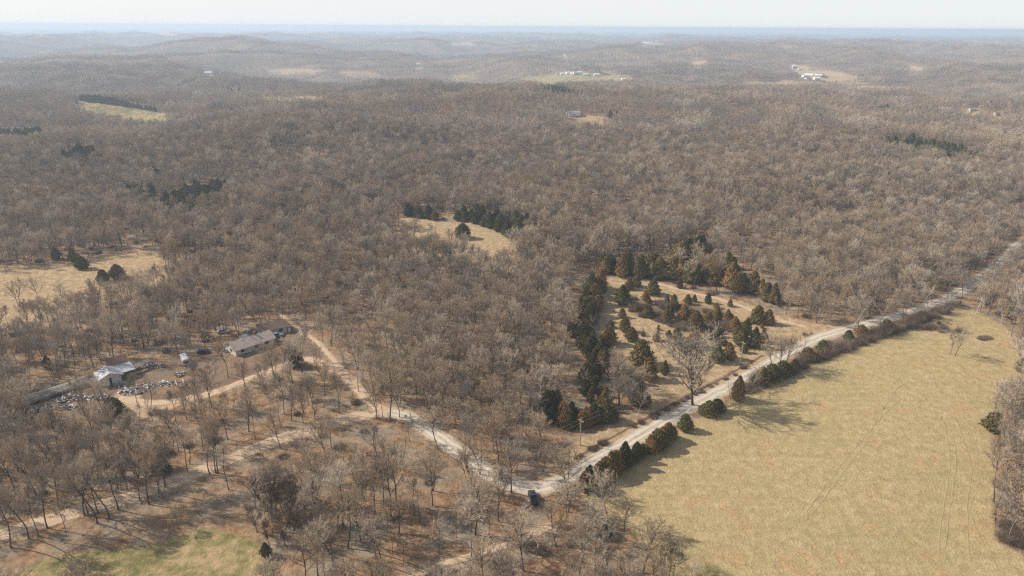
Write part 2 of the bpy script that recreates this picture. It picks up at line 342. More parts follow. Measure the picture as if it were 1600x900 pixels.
# ------------------------------------------------------------------ the land
def build_land():
    az = np.concatenate([np.arange(-180, -76, 8.0), np.arange(-76, -44, 1.6), np.arange(-44, 44, 0.30), np.arange(44, 76, 1.6), np.arange(76, 180.1, 8.0)])
    az[-1] = 180.0
    r = [14.0]
    while r[-1] < 62000: r.append(r[-1] * (1.0065 if r[-1] > 90 else 1.06))
    r = np.array(r); na, nr = len(az), len(r)
    X = r[:, None] * np.sin(np.radians(az))[None]; Y = r[:, None] * np.cos(np.radians(az))[None]
    Z = height(X, Y)
    C = cover(X, Y, Z)
    d = np.hypot(X, Y)
    def blur(m, n=2):
        m = m.astype(float)
        for _ in range(n):
            m[1:-1, 1:-1] = (m[1:-1, 1:-1] * 2 + m[:-2, 1:-1] + m[2:, 1:-1] + m[1:-1, :-2] + m[1:-1, 2:]) / 6
        return m
    px, py = project(X, Y, Z)
    rd = road_dist(X, Y)
    tussock = blur(C['meadow'], 4)
    # greener swathes: low part of the left field and patches at the meadow corner and yard
    green = np.maximum(blur(C['green'], 6), blur(C['fargreen'], 1))
    green = np.maximum(green, blur(C['left'], 2) * ss(150, 20, px) * 0.75)
    green = np.maximum(green, blur(inpoly(px, py, [(1010,855),(1090,862),(1160,905),(1120,960),(1040,960)]), 8) * 0.8)
    green = np.maximum(green, 0.4 * blur(inpoly(px, py, [(400,530),(460,515),(490,530),(480,560),(430,575),(330,560)]), 3))
    tan = np.maximum.reduce([blur(C['left'], 2), blur(C['mid'], 1), blur(C['cedar'], 2), blur(C['fartan'], 1)])
    dirt = np.maximum(blur(inpoly(px, py, [(165,640),(180,612),(205,608),(225,625),(300,622),(270,640),(215,655),(185,650)]), 2), 0.72 * np.clip(1 - rd / 2.2, 0, 1))
    scrub = 0.8 * blur(inpoly(px, py, [(945,455),(1000,468),(1100,475),(1160,500),(1175,525),(1120,522),(1060,512),(985,492)]), 4) + 0.62 * blur(C['yard'], 3) + 0.55 * np.clip(1 - np.abs(rd - 3.0) / 2.2, 0, 1) * (tussock < .5)
    farm = ss(7600, 9200, d)
    # pale farmland far away
    pf = ss(0.60, 0.64, fbm(X / 2600 + 40, Y / 900, 77, 3)) * ss(8000, 10000, d)
    tan = np.maximum(tan, pf); farm = farm * (1 - pf)
    cov = np.stack([tussock, green, tan, np.ones_like(tan)], -1).reshape(-1, 4)
    cov2 = np.stack([dirt, scrub, farm, np.ones_like(tan)], -1).reshape(-1, 4)
    V = np.stack([X, Y, Z], -1).reshape(-1, 3)
    i = np.arange(nr - 1)[:, None] * na + np.arange(na - 1)[None]
    Fq = np.stack([i, i + 1, i + na + 1, i + na], -1).reshape(-1, 4)[:, ::-1]
    # inner disc
    vis = lambda mk: (mk.ravel()[Fq].mean(1) > 0.5)
    rem = np.ones(len(Fq), bool)
    def piece(name, sel, label):
        f = Fq[sel]; u, inv = np.unique(f.ravel(), return_inverse=True)
        o = mesh_obj(name, V[u], inv.reshape(-1, 4), M['ground'], smooth=True)
        for an, arr in (('cov', cov), ('cov2', cov2)):
            a = o.data.color_attributes.new(an, 'FLOAT_COLOR', 'POINT'); a.data.foreach_set('color', arr[u].astype(np.float32).ravel())
        tag(o, label, kind='structure'); return o
    for name, mk, lab in (('hay_meadow', C['meadow'], 'wide straw-coloured mown meadow beside the gravel road'),
                          ('green_field', C['green'], 'green and straw grass field below the lane'),
                          ('pasture', C['left'], 'golden pasture strip among the woods at the left'),
                          ('glade', C['mid'], 'small tan glade in the middle of the woods'),
                          ('old_field', C['cedar'], 'tan old field dotted with cedars beside the gravel road')):
        s = vis(mk) & rem; rem &= ~s; piece(name, s, lab)
    s = vis(C['fargreen'] | C['fartan']) & rem; rem &= ~s; piece('distant_fields', s, 'small pale and green fields between far wooded hills')
    piece('forest_floor', rem, 'leaf-strewn forest floor running out to the hills and horizon')
build_land()
# haze ---------------------------------------------------------------
HAZE_D = 1.75e-4
hz = MB().box((0, 0, (121 - 260) / 2), (129000, 129000, 121 + 260)).build('haze', None)
hm = bpy.data.materials.new('haze_air'); hm.use_nodes = True; t = hm.node_tree; t.nodes.clear()
pv = t.nodes.new('ShaderNodeVolumePrincipled'); out = t.nodes.new('ShaderNodeOutputMaterial')
pv.inputs['Color'].default_value = (0.68, 0.83, 1.0, 1); pv.inputs['Density'].default_value = HAZE_D; pv.inputs['Anisotropy'].default_value = 0.15
t.links.new(pv.outputs[0], out.inputs['Volume']); hz.data.materials.clear(); hz.data.materials.append(hm)
tag(hz, kind='stuff')
# ------------------------------------------------------------------ roads
M['gravel_track'] = simple('gravel_track', (.50,.43,.34), (.60,.52,.42), 0.9, bump=0.3, local=False)
M['gravel'] = simple('gravel', (.36,.30,.225), (.52,.44,.34), 0.6, bump=0.4, local=False)
M['lane'] = simple('lane', (.42,.29,.18), (.55,.41,.28), 0.5, bump=0.4, local=False)
def ribbon(name, L, hw, m, label, lift=0.03, rag=0.25, cols=6, kind='structure'):
    V = []; n = len(L); rr = np.random.default_rng(len(L))
    for i, p in enumerate(L):
        a = L[max(i - 1, 0)]; b = L[min(i + 1, n - 1)]; tdir = (b - a); tdir.z = 0; tdir.normalize(); nn = Vector((-tdir.y, tdir.x, 0))
        wl = hw * (1 + rr.normal() * rag * .35); wr = hw * (1 + rr.normal() * rag * .35)
        for k in range(cols + 1):
            s = -wl + (wl + wr) * k / cols; q = p + nn * s
            V.append((q.x, q.y, gz(q.x, q.y) + lift + (0.05 if 0 < k < cols else -0.02)))
    c = cols + 1
    Fq = [(i * c + k, i * c + k + 1, (i + 1) * c + k + 1, (i + 1) * c + k) for i in range(n - 1) for k in range(cols)]
    o = mesh_obj(name, V, np.array(Fq)[:, ::-1], m, smooth=True); return tag(o, label, kind=kind)
for k, (L, hw) in ROADS.items():
    ribbon(k, L, hw, M['gravel'] if k in ('gravel_road', 'farm_road') else M['lane'], {
        'gravel_road': 'pale gravel road curving past the meadow and into the woods', 'dirt_lane': 'tan dirt lane running through the bare woods',
        'yard_lane': 'dirt drive leading to the cluttered farmyard', 'power_line_track': 'track under the power line', 'woods_trail': 'narrow pale trail through the leaves',
        'farm_road': 'far road climbing away from the village'}[k], lift=0.05 + 0.012 * list(ROADS).index(k) if k != 'farm_road' else 1.5)
for off_ in (-1.05, 1.05):
    G_ = ROADS['gravel_road'][0]; TL = []
    for i in range(1, len(G_) - 1):
        dd_ = (G_[i + 1] - G_[i - 1]).normalized(); TL.append(G_[i] + Vector((-dd_.y, dd_.x, 0)) * off_)
    ribbon('wheel_track', TL, 0.5, M['gravel_track'], 'pale wheel-worn track on the gravel road', lift=0.13, rag=.8, cols=2)
DL = []
_g = ROADS['gravel_road'][0]
for i in range(1, len(_g) - 1):
    p = _g[i]
    if 560 < project(p.x, p.y, p.z)[1] or p.x < 40: 
        if p.x > 22: dd_ = (_g[i + 1] - _g[i - 1]).normalized(); q = p + Vector((dd_.y, -dd_.x, 0)) * 5.0; DL.append(q)
M['ditch'] = simple('ditch_soil', (.11,.07,.045), (.19,.125,.085), 0.8, local=False)
ribbon('roadside_ditch', DL, 0.55, M['ditch'], 'dark narrow ditch along the upper verge of the straight gravel road', lift=0.03, rag=1.0, cols=2)
ribbon('field_track', smooth_line(axis([(975,432),(1010,438),(1050,449),(1090,459),(1130,469),(1165,481),(1200,496),(1260,510)]), 2.5), 1.1, M['lane'], 'worn tan track across the top of the old field', lift=.03, rag=1.0, cols=3)
M['track'] = simple('track_grass', (.28,.225,.11), (.36,.28,.14), 1.2, local=False)
tr = [[(1466,870),(1470,820),(1480,760),(1484,720),(1480,680),(1470,650)], [(1476,880),(1481,820),(1490,760),(1494,715),(1488,680),(1478,650)],
      [(1515,880),(1512,830),(1512,780),(1518,740),(1510,700),(1494,655)], [(1260,800),(1290,760),(1320,720),(1345,690),(1375,655),(1405,625)],
      [(1268,806),(1300,762),(1330,722),(1352,694)], [(1380,640),(1400,610),(1420,595)], [(1560,890),(1530,840),(1516,800)]]
for L in tr:
    ribbon('wheel_rut', smooth_line(axis(L), 2.0), 0.16, M['track'], 'faint greenish wheel rut in the straw meadow', lift=0.02, rag=2.4, cols=2)
# ------------------------------------------------------------------ plant meshes
def tri_tubes(P0, P1, R0, R1, n=3):
    P0 = np.asarray(P0); P1 = np.asarray(P1); D = P1 - P0; D /= np.maximum(np.linalg.norm(D, axis=1, keepdims=True), 1e-6)
    ref = np.where(np.abs(D[:, 2:3]) > .9, np.array([[1., 0, 0]]), np.array([[0, 0, 1.]]))
    A = np.cross(D, ref); A /= np.linalg.norm(A, axis=1, keepdims=True); B = np.cross(D, A)
    V = []
    for P, Q in ((P0, R0), (P1, R1)):
        for k in range(n):
            a = 2 * math.pi * k / n; V.append(P + (A * math.cos(a) + B * math.sin(a)) * np.asarray(Q)[:, None])
    V = np.stack(V, 1); m = len(P0); base = np.arange(m)[:, None] * (2 * n); Fs = []
    for k in range(n):
        k2 = (k + 1) % n
        Fs.append(np.concatenate([base + k, base + k2, base + n + k2], 1)); Fs.append(np.concatenate([base + k, base + n + k2, base + n + k], 1))
    return V.reshape(-1, 3), np.concatenate(Fs)
def slivers(P0, P1, Wd, g):
    D = P1 - P0; r = g.normal(size=D.shape); A = np.cross(D, r); A /= np.maximum(np.linalg.norm(A, axis=1, keepdims=True), 1e-6)
    V = np.stack([P0 + A * Wd[:, None] / 2, P0 - A * Wd[:, None] / 2, P1], 1).reshape(-1, 3)
    return V, np.arange(len(V)).reshape(-1, 3)
def cat(parts):
    V = []; Fs = []; b = 0
    for v, f in parts:
        if len(v) == 0: continue
        V.append(v); Fs.append(f + b); b += len(v)
    return np.concatenate(V), np.concatenate(Fs)
def unit(v): return v / max(np.linalg.norm(v), 1e-9)
def gen_tree(seed, H=14.0, spread=1.0, low=0.38, n1=12, n2=6, n3=6, n4=8, tw=0.042, tr=0.17, lean=0.05, twl=1.0, fork=False):
    """bare broadleaf tree -> (trunk with limbs, crown of branches and twigs)"""
    g = np.random.default_rng(seed); thick = []; fine = []; tws = []
    def line(p, d, L, r, n, up, wob):
        pts = [p]; dirs = [d]
        for i in range(n):
            d = unit(d + np.array([0, 0, up]) + g.normal(size=3) * wob); p = p + d * L / n; pts.append(p); dirs.append(d)
        rr = np.linspace(r, r * .45, n + 1); return pts, dirs, rr
    def side(d, ang):
        a = unit(np.cross(d, g.normal(size=3))); return unit(d * math.cos(ang) + a * math.sin(ang))
    trunks = [(np.zeros(3), unit(np.array([g.normal() * lean, g.normal() * lean, 1.])), H * .82, tr)]
    if fork:
        a = g.uniform(0, 6.28); trunks = [(np.zeros(3), unit(np.array([math.cos(a + q) * .28, math.sin(a + q) * .28, 1.])), H * .8, tr * .8) for q in (0, 3.0)]
    for (p, d, L, r) in trunks:
        pts, dirs, rr = line(p, d, L, r, 9, 0.03, 0.07)
        for i in range(9): thick.append((pts[i], pts[i + 1], rr[i] * (1.35 if i == 0 else 1), rr[i + 1]))
        nn = n1 if not fork else max(4, n1 // 2 + 1)
        for k in range(nn):
            t = low + (1 - low) * (k + g.random() * .8) / nn; f = min(t, .99) * 9; i = int(f); q = pts[i] + (pts[i + 1] - pts[i]) * (f - i)
            ph = k * 2.4 + g.normal() * .5; el = R(g.uniform(32, 66)) if t < .85 else R(g.uniform(58, 80))
            dd = np.array([math.cos(ph) * math.cos(el), math.sin(ph) * math.cos(el), math.sin(el)])
            LL = H * spread * (0.40 - 0.22 * abs(t - .55) / .5) * g.uniform(.75, 1.2); r1 = max(.03, tr * .5 * (1.15 - t * .6))
            P1, D1, R1 = line(q, dd, LL, r1, 4, .10, .13)
            for j in range(4): thick.append((P1[j], P1[j + 1], R1[j], R1[j + 1]))
            for a2 in range(n2):
                s = .22 + .78 * (a2 + g.random() * .7) / n2; f2 = min(s, .99) * 4; j = int(f2); q2 = P1[j] + (P1[j + 1] - P1[j]) * (f2 - j)
                L2 = LL * (.62 - .25 * s) * g.uniform(.7, 1.2); r2 = max(.018, r1 * .42)
                P2, D2, R2 = line(q2, side(D1[j], R(g.uniform(25, 60))), L2, r2, 3, .10, .16)
                for jj in range(3): fine.append((P2[jj], P2[jj + 1], R2[jj], R2[jj + 1]))
                for a3 in range(n3):
                    s3 = .2 + .8 * (a3 + g.random() * .7) / n3; f3 = min(s3, .99) * 3; j3 = int(f3); q3 = P2[j3] + (P2[j3 + 1] - P2[j3]) * (f3 - j3)
                    d3 = side(D2[j3], R(g.uniform(20, 60))); d3 = unit(d3 + np.array([0, 0, .45])); L3 = L2 * g.uniform(.35, .6)
                    e3 = q3 + d3 * L3; tws.append((q3, e3, tw * 1.3))
                    for a4 in range(n4):
                        s4 = g.uniform(.15, .95); d4 = unit(side(d3, R(g.uniform(15, 50))) + np.array([0, 0, .4]))
                        tws.append((q3 + d3 * L3 * s4, q3 + d3 * L3 * s4 + d4 * g.uniform(.35, .8) * twl, tw))
    T = tri_tubes(*[np.array(x) for x in zip(*thick)], n=5 if n3 > 2 else 3)
    fin = tri_tubes(*[np.array(x) for x in zip(*fine)]) if n2 > 2 else slivers(np.array([x[0] for x in fine]), np.array([x[1] for x in fine]), np.array([x[2] * 2.4 for x in fine]), g)
    parts = [fin]
    if tws: parts.append(slivers(np.array([x[0] for x in tws]), np.array([x[1] for x in tws]), np.array([x[2] for x in tws]), g))
    return T, cat(parts)
def gen_cedar(seed, H=6.0, wide=0.36, n=2600, s=0.30, conic=0.8):
    g = np.random.default_rng(seed)
    z = g.random(n) ** 1.15; th = g.uniform(0, 2 * math.pi, n)
    prof = np.where(z < .16, .55 + z / .16 * .45, (1 - (z - .16) / .84) ** conic)
    lump = 1 + .28 * np.sin(th * 3 + seed + z * 9) * np.sin(z * 17 + seed * 2 + th) + .16 * np.sin(th * 7 - z * 23 + seed)
    rr = H * wide * prof * lump * (1 - .42 * g.random(n) ** 1.6) + .05
    C = np.stack([np.cos(th) * rr, np.sin(th) * rr, (.04 + .96 * z) * H + g.normal(size=n) * .08], -1)
    outd = np.stack([np.cos(th), np.sin(th), np.full(n, .8)], -1); outd += g.normal(size=(n, 3)) * .45; outd /= np.linalg.norm(outd, axis=1, keepdims=True)
    L = s * g.uniform(.8, 1.9, n)[:, None]; tl = outd * .35 + np.array([0, 0, .75]) + g.normal(size=(n, 3)) * .35; tl /= np.linalg.norm(tl, axis=1, keepdims=True)
    a = np.cross(tl, outd); a /= np.maximum(np.linalg.norm(a, axis=1, keepdims=True), .05)
    V = np.stack([C + a * L * .36, C - a * L * .36, C + tl * L * 1.15], 1).reshape(-1, 3)
    T = tri_tubes([np.zeros(3), np.array([0, 0, H * .4])], [np.array([0, 0, H * .4]), np.array([.05, 0, H * .85])], [.13, .09], [.09, .03], 5)
    return T, (V, np.arange(len(V)).reshape(-1, 3))
def gen_bush(seed, H=1.6, W=1.5, n=420, w=.03):
    g = np.random.default_rng(seed); a = g.uniform(0, 6.28, n); e = np.arccos(g.uniform(.15, 1, n)); b = np.stack([np.cos(a), np.sin(a), np.zeros(n)], -1) * (g.random(n)[:, None] ** .5) * W * .45
    d = np.stack([np.cos(a) * np.sin(e), np.sin(a) * np.sin(e), np.cos(e)], -1) + g.normal(size=(n, 3)) * .25
    e1 = b + d * np.array([W * .5, W * .5, H]) * g.uniform(.5, 1, n)[:, None]; e1[:, 2] = np.abs(e1[:, 2])
    V1 = slivers(b, e1, np.full(n, w * 1.3), g); m = n * 3; i = g.integers(0, n, m); s = g.uniform(.3, 1, m)[:, None]; q = b[i] + (e1[i] - b[i]) * s
    V2 = slivers(q, q + (g.normal(size=(m, 3)) * .22 + np.array([0, 0, .12])) * H * .8, np.full(m, w), g)
    return cat([V1, V2])
def make_plant(name, T, C, mt, mc, label, catg, group=None, loc=(0, 0, -500)):
    r = thing(name, loc, 0, label, catg, group)
    mesh_obj('trunk', T[0], T[1], mt, r); mesh_obj('crown', C[0], C[1], mc, r); return r
TREES = []   # prototype geometry: (trunk, crown, material pair)
specs = [dict(H=14, spread=1.05), dict(H=15.5, spread=.95, low=.5), dict(H=13, spread=1.15, low=.32, fork=True), dict(H=16, spread=.85, low=.54),
         dict(H=12.5, spread=1.25, low=.3), dict(H=14.5, spread=1.05, low=.4, lean=.12), dict(H=11, spread=.9, low=.35, tr=.12, n1=9), dict(H=15, spread=.72, low=.57, n1=10, tr=.14)]
for i, sp_ in enumerate(specs): TREES.append(gen_tree(100 + i, **sp_))
PALE = [gen_tree(150, H=14, spread=1.0, low=.25, n1=12, n2=6, n3=5, n4=4, tw=.045), gen_tree(151, H=15, spread=.9, low=.3, n1=12, n2=6, n3=5, n4=4, tw=.045)]
PALE.append(gen_tree(152, H=13, spread=1.25, low=.2, n1=16, n2=8, n3=7, n4=7, tw=.055))
SAPL = [gen_tree(160 + i, H=8, spread=.55, low=.25, n1=8, n2=4, n3=3, n4=3, tw=.03, tr=.06) for i in range(3)]
CED = [gen_cedar(i, *a) for i, a in enumerate([(6.2, .36, 5200, .23, .65), (5.2, .42, 5000, .22, .5), (7.2, .29, 5200, .23, .8), (4.6, .46, 4800, .21, .45), (6.6, .36, 5200, .25, .7)])]
BUSH = [gen_bush(i, *a) for i, a in enumerate([(1.8, 2.2), (1.3, 2.8), (2.6, 2.4)])]
# ------------------------------------------------------------------ instanced masses (geometry nodes on one object)
def source(name, parts):
    """parts: [(V, F, mat)] joined in one mesh, kept out of the scene, used only as the repeated shape"""
    Vs = []; Fs = []; mi = []; b = 0; mats = []
    for V, Fc, m in parts:
        if m not in mats: mats.append(m)
        Vs.append(V); Fs.append(Fc + b); mi.append(np.full(len(Fc), mats.index(m))); b += len(V)
    V = np.concatenate(Vs); Fc = np.concatenate(Fs); mi = np.concatenate(mi)
    me = bpy.data.meshes.new(name); me.vertices.add(len(V)); me.vertices.foreach_set('co', V.astype(np.float32).ravel())
    me.loops.add(Fc.size); me.loops.foreach_set('vertex_index', Fc.astype(np.int32).ravel()); me.polygons.add(len(Fc)); me.polygons.foreach_set('loop_start', np.arange(0, Fc.size, 3, dtype=np.int32))
    me.polygons.foreach_set('material_index', mi.astype(np.int32)); me.update(calc_edges=True)
    for m in mats: me.materials.append(m)
    return bpy.data.objects.new(name, me)
def mass(name, P, rot, scl, srcs, label, catg, idx=None):
    P = np.asarray(P, np.float32); n = len(P); print(name, n)
    me = bpy.data.meshes.new(name); me.vertices.add(n); me.vertices.foreach_set('co', P.ravel())
    a = me.attributes.new('rot', 'FLOAT_VECTOR', 'POINT'); a.data.foreach_set('vector', np.asarray(rot, np.float32).ravel())
    a = me.attributes.new('scl', 'FLOAT_VECTOR', 'POINT'); a.data.foreach_set('vector', np.asarray(scl, np.float32).ravel())
    a = me.attributes.new('idx', 'INT', 'POINT'); a.data.foreach_set('value', (np.asarray(idx) if idx is not None else rng.integers(0, len(srcs), n)).astype(np.int32))
    me.update(); o = link(name, me); tag(o, label, catg, kind='stuff')
    ng = bpy.data.node_groups.new(name, 'GeometryNodeTree')
    ng.interface.new_socket('Geometry', in_out='INPUT', socket_type='NodeSocketGeometry'); ng.interface.new_socket('Geometry', in_out='OUTPUT', socket_type='NodeSocketGeometry')
    gi = ng.nodes.new('NodeGroupInput'); go = ng.nodes.new('NodeGroupOutput'); ip = ng.nodes.new('GeometryNodeInstanceOnPoints'); g2 = ng.nodes.new('GeometryNodeGeometryToInstance')
    L = ng.links.new; L(gi.outputs[0], ip.inputs['Points']); ip.inputs['Pick Instance'].default_value = True
    for s_ in srcs:
        oi = ng.nodes.new('GeometryNodeObjectInfo'); oi.inputs['Object'].default_value = s_; oi.inputs['As Instance'].default_value = False; L(oi.outputs['Geometry'], g2.inputs[0])
    L(g2.outputs[0], ip.inputs['Instance'])
    def attr(nm, dt):
        q = ng.nodes.new('GeometryNodeInputNamedAttribute'); q.data_type = dt; q.inputs['Name'].default_value = nm
        return [s for s in q.outputs if s.enabled and s.name == 'Attribute'][0]
    L(attr('idx', 'INT'), ip.inputs['Instance Index']); L(attr('rot', 'FLOAT_VECTOR'), ip.inputs['Rotation']); L(attr('scl', 'FLOAT_VECTOR'), ip.inputs['Scale'])
    L(ip.outputs[0], go.inputs[0]); md = o.modifiers.new('scatter', 'NODES'); md.node_group = ng
    return o
def tree_src(name, tc, mt=None, mc=None): return source(name, [(tc[0][0], tc[0][1], mt or M['bark']), (tc[1][0], tc[1][1], mc or M['twig'])])
SRC = [tree_src('woods_shape', t_) for t_ in TREES] + [tree_src('woods_shape', PALE[0], M['pale_bark'])]
LOW = [gen_tree(300 + i, H=13.5, spread=.85, low=.35, n1=9, n2=5, n3=5, n4=2, tw=.10, tr=.14, twl=1.5) for i in range(6)]
SRC_LOW = [tree_src('woods_shape_light', t_) for t_ in LOW]
VLOW = [gen_tree(400 + i, H=13, spread=.9, low=.35, n1=8, n2=4, n3=2, n4=1, tw=.30, tr=.16, twl=2.2) for i in range(4)]
def patch(seed, size, nside, protos, hv=.25):
    g = np.random.default_rng(seed); A = []; B = []
    for i in range(nside):
        for j in range(nside):
            x = (i + g.uniform(.1, .9)) / nside * size - size / 2; y = (j + g.uniform(.1, .9)) / nside * size - size / 2
            T, C = protos[g.integers(len(protos))]; a = g.uniform(0, 6.28); s = g.uniform(1 - hv, 1 + hv); Rm = np.array([[math.cos(a), math.sin(a), 0], [-math.sin(a), math.cos(a), 0], [0, 0, 1]]) * s
            A.append((T[0] @ Rm + [x, y, 0], T[1])); B.append((C[0] @ Rm + [x, y, 0], C[1]))
    A = cat(A); B = cat(B); return source('woods_patch', [(A[0], A[1], M['bark']), (B[0], B[1], M['twig'])])
# ---- scatter positions
def grid_pts(r0, r1, cell, seed, jit=.8, azl=-46, azr=44):
    g = np.random.default_rng(seed); xs = np.arange(-r1 * .75, r1 * .75, cell); ys = np.arange(40, r1, cell)
    X, Y = np.meshgrid(xs, ys); X = X + g.uniform(-.5, .5, X.shape) * jit * cell; Y = Y + g.uniform(-.5, .5, Y.shape) * jit * cell
    X = X.ravel(); Y = Y.ravel(); d = np.hypot(X, Y); az = np.degrees(np.arctan2(X, Y))
    k = (d >= r0) & (d < r1) & (az > azl) & (az < azr); return X[k], Y[k]
def anyclear(x, y, z, top=10.0):
    C = cover(x, y, z, top); m = np.zeros(len(x), bool)
    for v in C.values(): m |= v
    return m
# cedar thickets in the distance, as outlines of where dark crowns show
DARK = [[(115,150),(150,152),(200,160),(245,170),(255,176),(220,172),(160,165),(120,158)], [(85,248),(110,236),(155,238),(165,250),(150,262),(110,262)],
        [(190,292),(240,296),(244,322),(205,320)], [(250,312),(300,288),(355,285),(360,310),(300,328),(258,334)], [(120,228),(165,236),(160,246),(118,240)], [(420,320),(450,314),(455,326)], [(1100,345),(1120,340),(1122,360),(1104,362)], [(225,268),(250,265),(258,282),(240,290)],
        [(620,330),(660,322),(730,328),(800,335),(850,350),(940,352),(935,362),(870,362),(830,385),(800,380),(770,362),(740,352),(700,345),(640,338)],
        [(1370,215),(1420,212),(1480,225),(1535,240),(1540,252),(1480,248),(1420,235),(1375,228)], [(845,133),(880,138),(905,148),(880,150),(850,142)],
        [(890,118),(915,118),(915,122),(890,122)], [(0,205),(60,200),(75,215),(40,225),(0,222)], [(930,178),(968,176),(968,186),(940,186)], [(1475,135),(1530,136),(1530,140),(1475,140)],
        [(350,140),(375,136),(378,146),(355,148)], [(880,340),(935,338),(960,352),(900,356)], [(1060,380),(1100,372),(1110,392),(1070,400)], [(1350,170),(1385,168),(1400,176),(1360,180)],[(560,318),(590,312),(600,328),(570,330)]]
def dark_mask(x, y, z):
    px, py = project(x, y, z + 4.5); m = np.zeros(len(x), bool)
    for P in DARK: m |= inpoly(px, py, P)
    return m
# A: near and middle woods, single trees
X, Y = grid_pts(95, 760, 4.9, 1); Z = height(X, Y)
px, py = project(X, Y, Z); clear = anyclear(X, Y, Z); rd = road_dist(X, Y); grove = inpoly(px, py, GROVE); litter = inpoly(px, py, LITTER)
g = np.random.default_rng(5); u = g.random(len(X)); dens = fbm(X / 60, Y / 60, 91, 3)
keep = ~clear & ~litter & (rd > 1.0) & (u < .96 - .45 * (dens < .40)) & ~dark_mask(X, Y, Z)
keep &= ~(grove & (u > .36))
LOWER_LEFT = [(-80,660),(60,672),(200,660),(330,615),(450,580),(540,600),(590,640),(480,668),(340,720),(180,780),(0,835),(-80,850)]
keep &= ~(inpoly(px, py, LOWER_LEFT) & (u > .70))
keep &= ~(inpoly(px, py, [(-80,520),(240,500),(430,480),(440,510),(200,565),(40,605),(-80,640)]) & (u > .66))
def seen_ground(x, y, z, h):
    t_ = CAMZ / (CAMZ - z - h); return x * t_, y * t_
g6 = np.random.default_rng(66); blk = np.zeros(len(X), bool)
for hh_ in (3.5, 6.5, 9.5, 12.5):
    gx_, gy_ = seen_ground(X, Y, Z, hh_); blk |= road_dist(gx_, gy_) < 1.2
keep &= ~(blk & (g6.random(len(X)) < .88) & (np.hypot(X, Y) < 420))
STRIP = [(895,430),(1000,400),(1130,405),(1215,455),(1215,490),(1100,470),(960,440),(965,520),(960,600),(965,660),(880,690),(835,680),(845,630),(880,600),(900,570),(880,520)]
STRIP2 = [(905,440),(960,440),(965,520),(960,600),(965,660),(880,690),(845,670),(860,620),(895,580),(885,520)]
cx_, cy_ = project(X, Y, Z + 8); bx2, by2 = project(X, Y, Z + 3)
keep &= ~(inpoly(px, py, STRIP) & (g6.random(len(X)) < .9)) & ~((inpoly(cx_, cy_, STRIP2) | inpoly(bx2, by2, STRIP2)) & (g6.random(len(X)) < .85))
keep &= ~((inpoly(cx_, cy_, MEADOW) | inpoly(bx2, by2, MEADOW)) & (px < 1200) & (g6.random(len(X)) < .75))
YV = [(35,610),(120,585),(150,565),(250,565),(300,545),(350,530),(440,505),(460,520),(430,560),(330,600),(300,625),(200,655),(100,660),(35,640)]
keep &= ~((inpoly(cx_, cy_, YV) | inpoly(bx2, by2, YV)) & (g6.random(len(X)) < .22))
_tk0 = at(833, 781)
for hh_ in (0.0, 3.5, 6.5, 9.5, 12.5):
    gx_, gy_ = seen_ground(X, Y, Z, hh_); keep &= ~(np.hypot(gx_ - _tk0.x, gy_ - _tk0.y) < (5.5 if hh_ > 1 else 3.5))
TOPEDGE = [(1160,620),(1400,495),(1480,470),(1600,500),(1600,380),(1500,440)]
X, Y, Z, px, py = X[keep], Y[keep], Z[keep], px[keep], py[keep]
hsc = g.uniform(.66, 1.16, len(X)) * (0.72 + .48 * fbm(X / 70, Y / 70, 55, 2)); ang = g.uniform(0, 2 * math.pi, len(X)); kind = g.integers(0, len(TREES), len(X))
pale = g.random(len(X)) < .035
kind = np.where(pale, len(TREES), kind)
infr = (px > -15) & (px < 1615) & (py < 1010)
score = np.where(infr, hsc / np.hypot(np.hypot(X, Y), CAMZ), 0)
N_IND = 212
order = np.argsort(-score); ind = order[:N_IND]; rest = order[N_IND:]
rest = rest[(np.hypot(X[rest], Y[rest]) > 80)]
mass('bare_woods', np.stack([X, Y, Z], -1)[rest], np.stack([0 * ang, 0 * ang, ang], -1)[rest], np.stack([hsc * 1.02, hsc * 1.02, hsc], -1)[rest], SRC, 'bare grey-brown broadleaf forest covering the land beyond the grove', 'woods', kind[rest])
IND = [(float(X[i]), float(Y[i]), float(Z[i]), float(hsc[i]), float(ang[i]), int(kind[i]), float(px[i]), float(py[i])) for i in ind]
# understorey: slim saplings and brush through the near woods
Xs, Ys = grid_pts(95, 520, 6.5, 21, 1.0); Zs = height(Xs, Ys); cl = anyclear(Xs, Ys, Zs); rds = road_dist(Xs, Ys); pxs, pys = project(Xs, Ys, Zs); us = g.random(len(Xs))
_tk0 = at(833, 781); k = ~cl & (np.hypot(Xs - _tk0.x, Ys - _tk0.y - 2) > 7) & (np.hypot(Xs - _tk0.x, Ys - _tk0.y + 6) > 6) & (rds > .8) & ~inpoly(pxs, pys, LITTER) & (us < np.where(inpoly(pxs, pys, GROVE), .62, .62))
SS = [tree_src('sapling_shape', s_) for s_ in SAPL] * 2 + [source('brush_shape', [(b_[0], b_[1], M['redtwig'])]) for b_ in BUSH[:2]]
nk = int(k.sum()); sc_ = g.uniform(.6, 1.35, nk); an_ = g.uniform(0, 6.28, nk)
mass('undergrowth', np.stack([Xs, Ys, Zs], -1)[k], np.stack([0 * an_, 0 * an_, an_], -1), np.stack([sc_, sc_, sc_], -1), SS, 'thin saplings and brown brush under the bare trees', 'undergrowth')
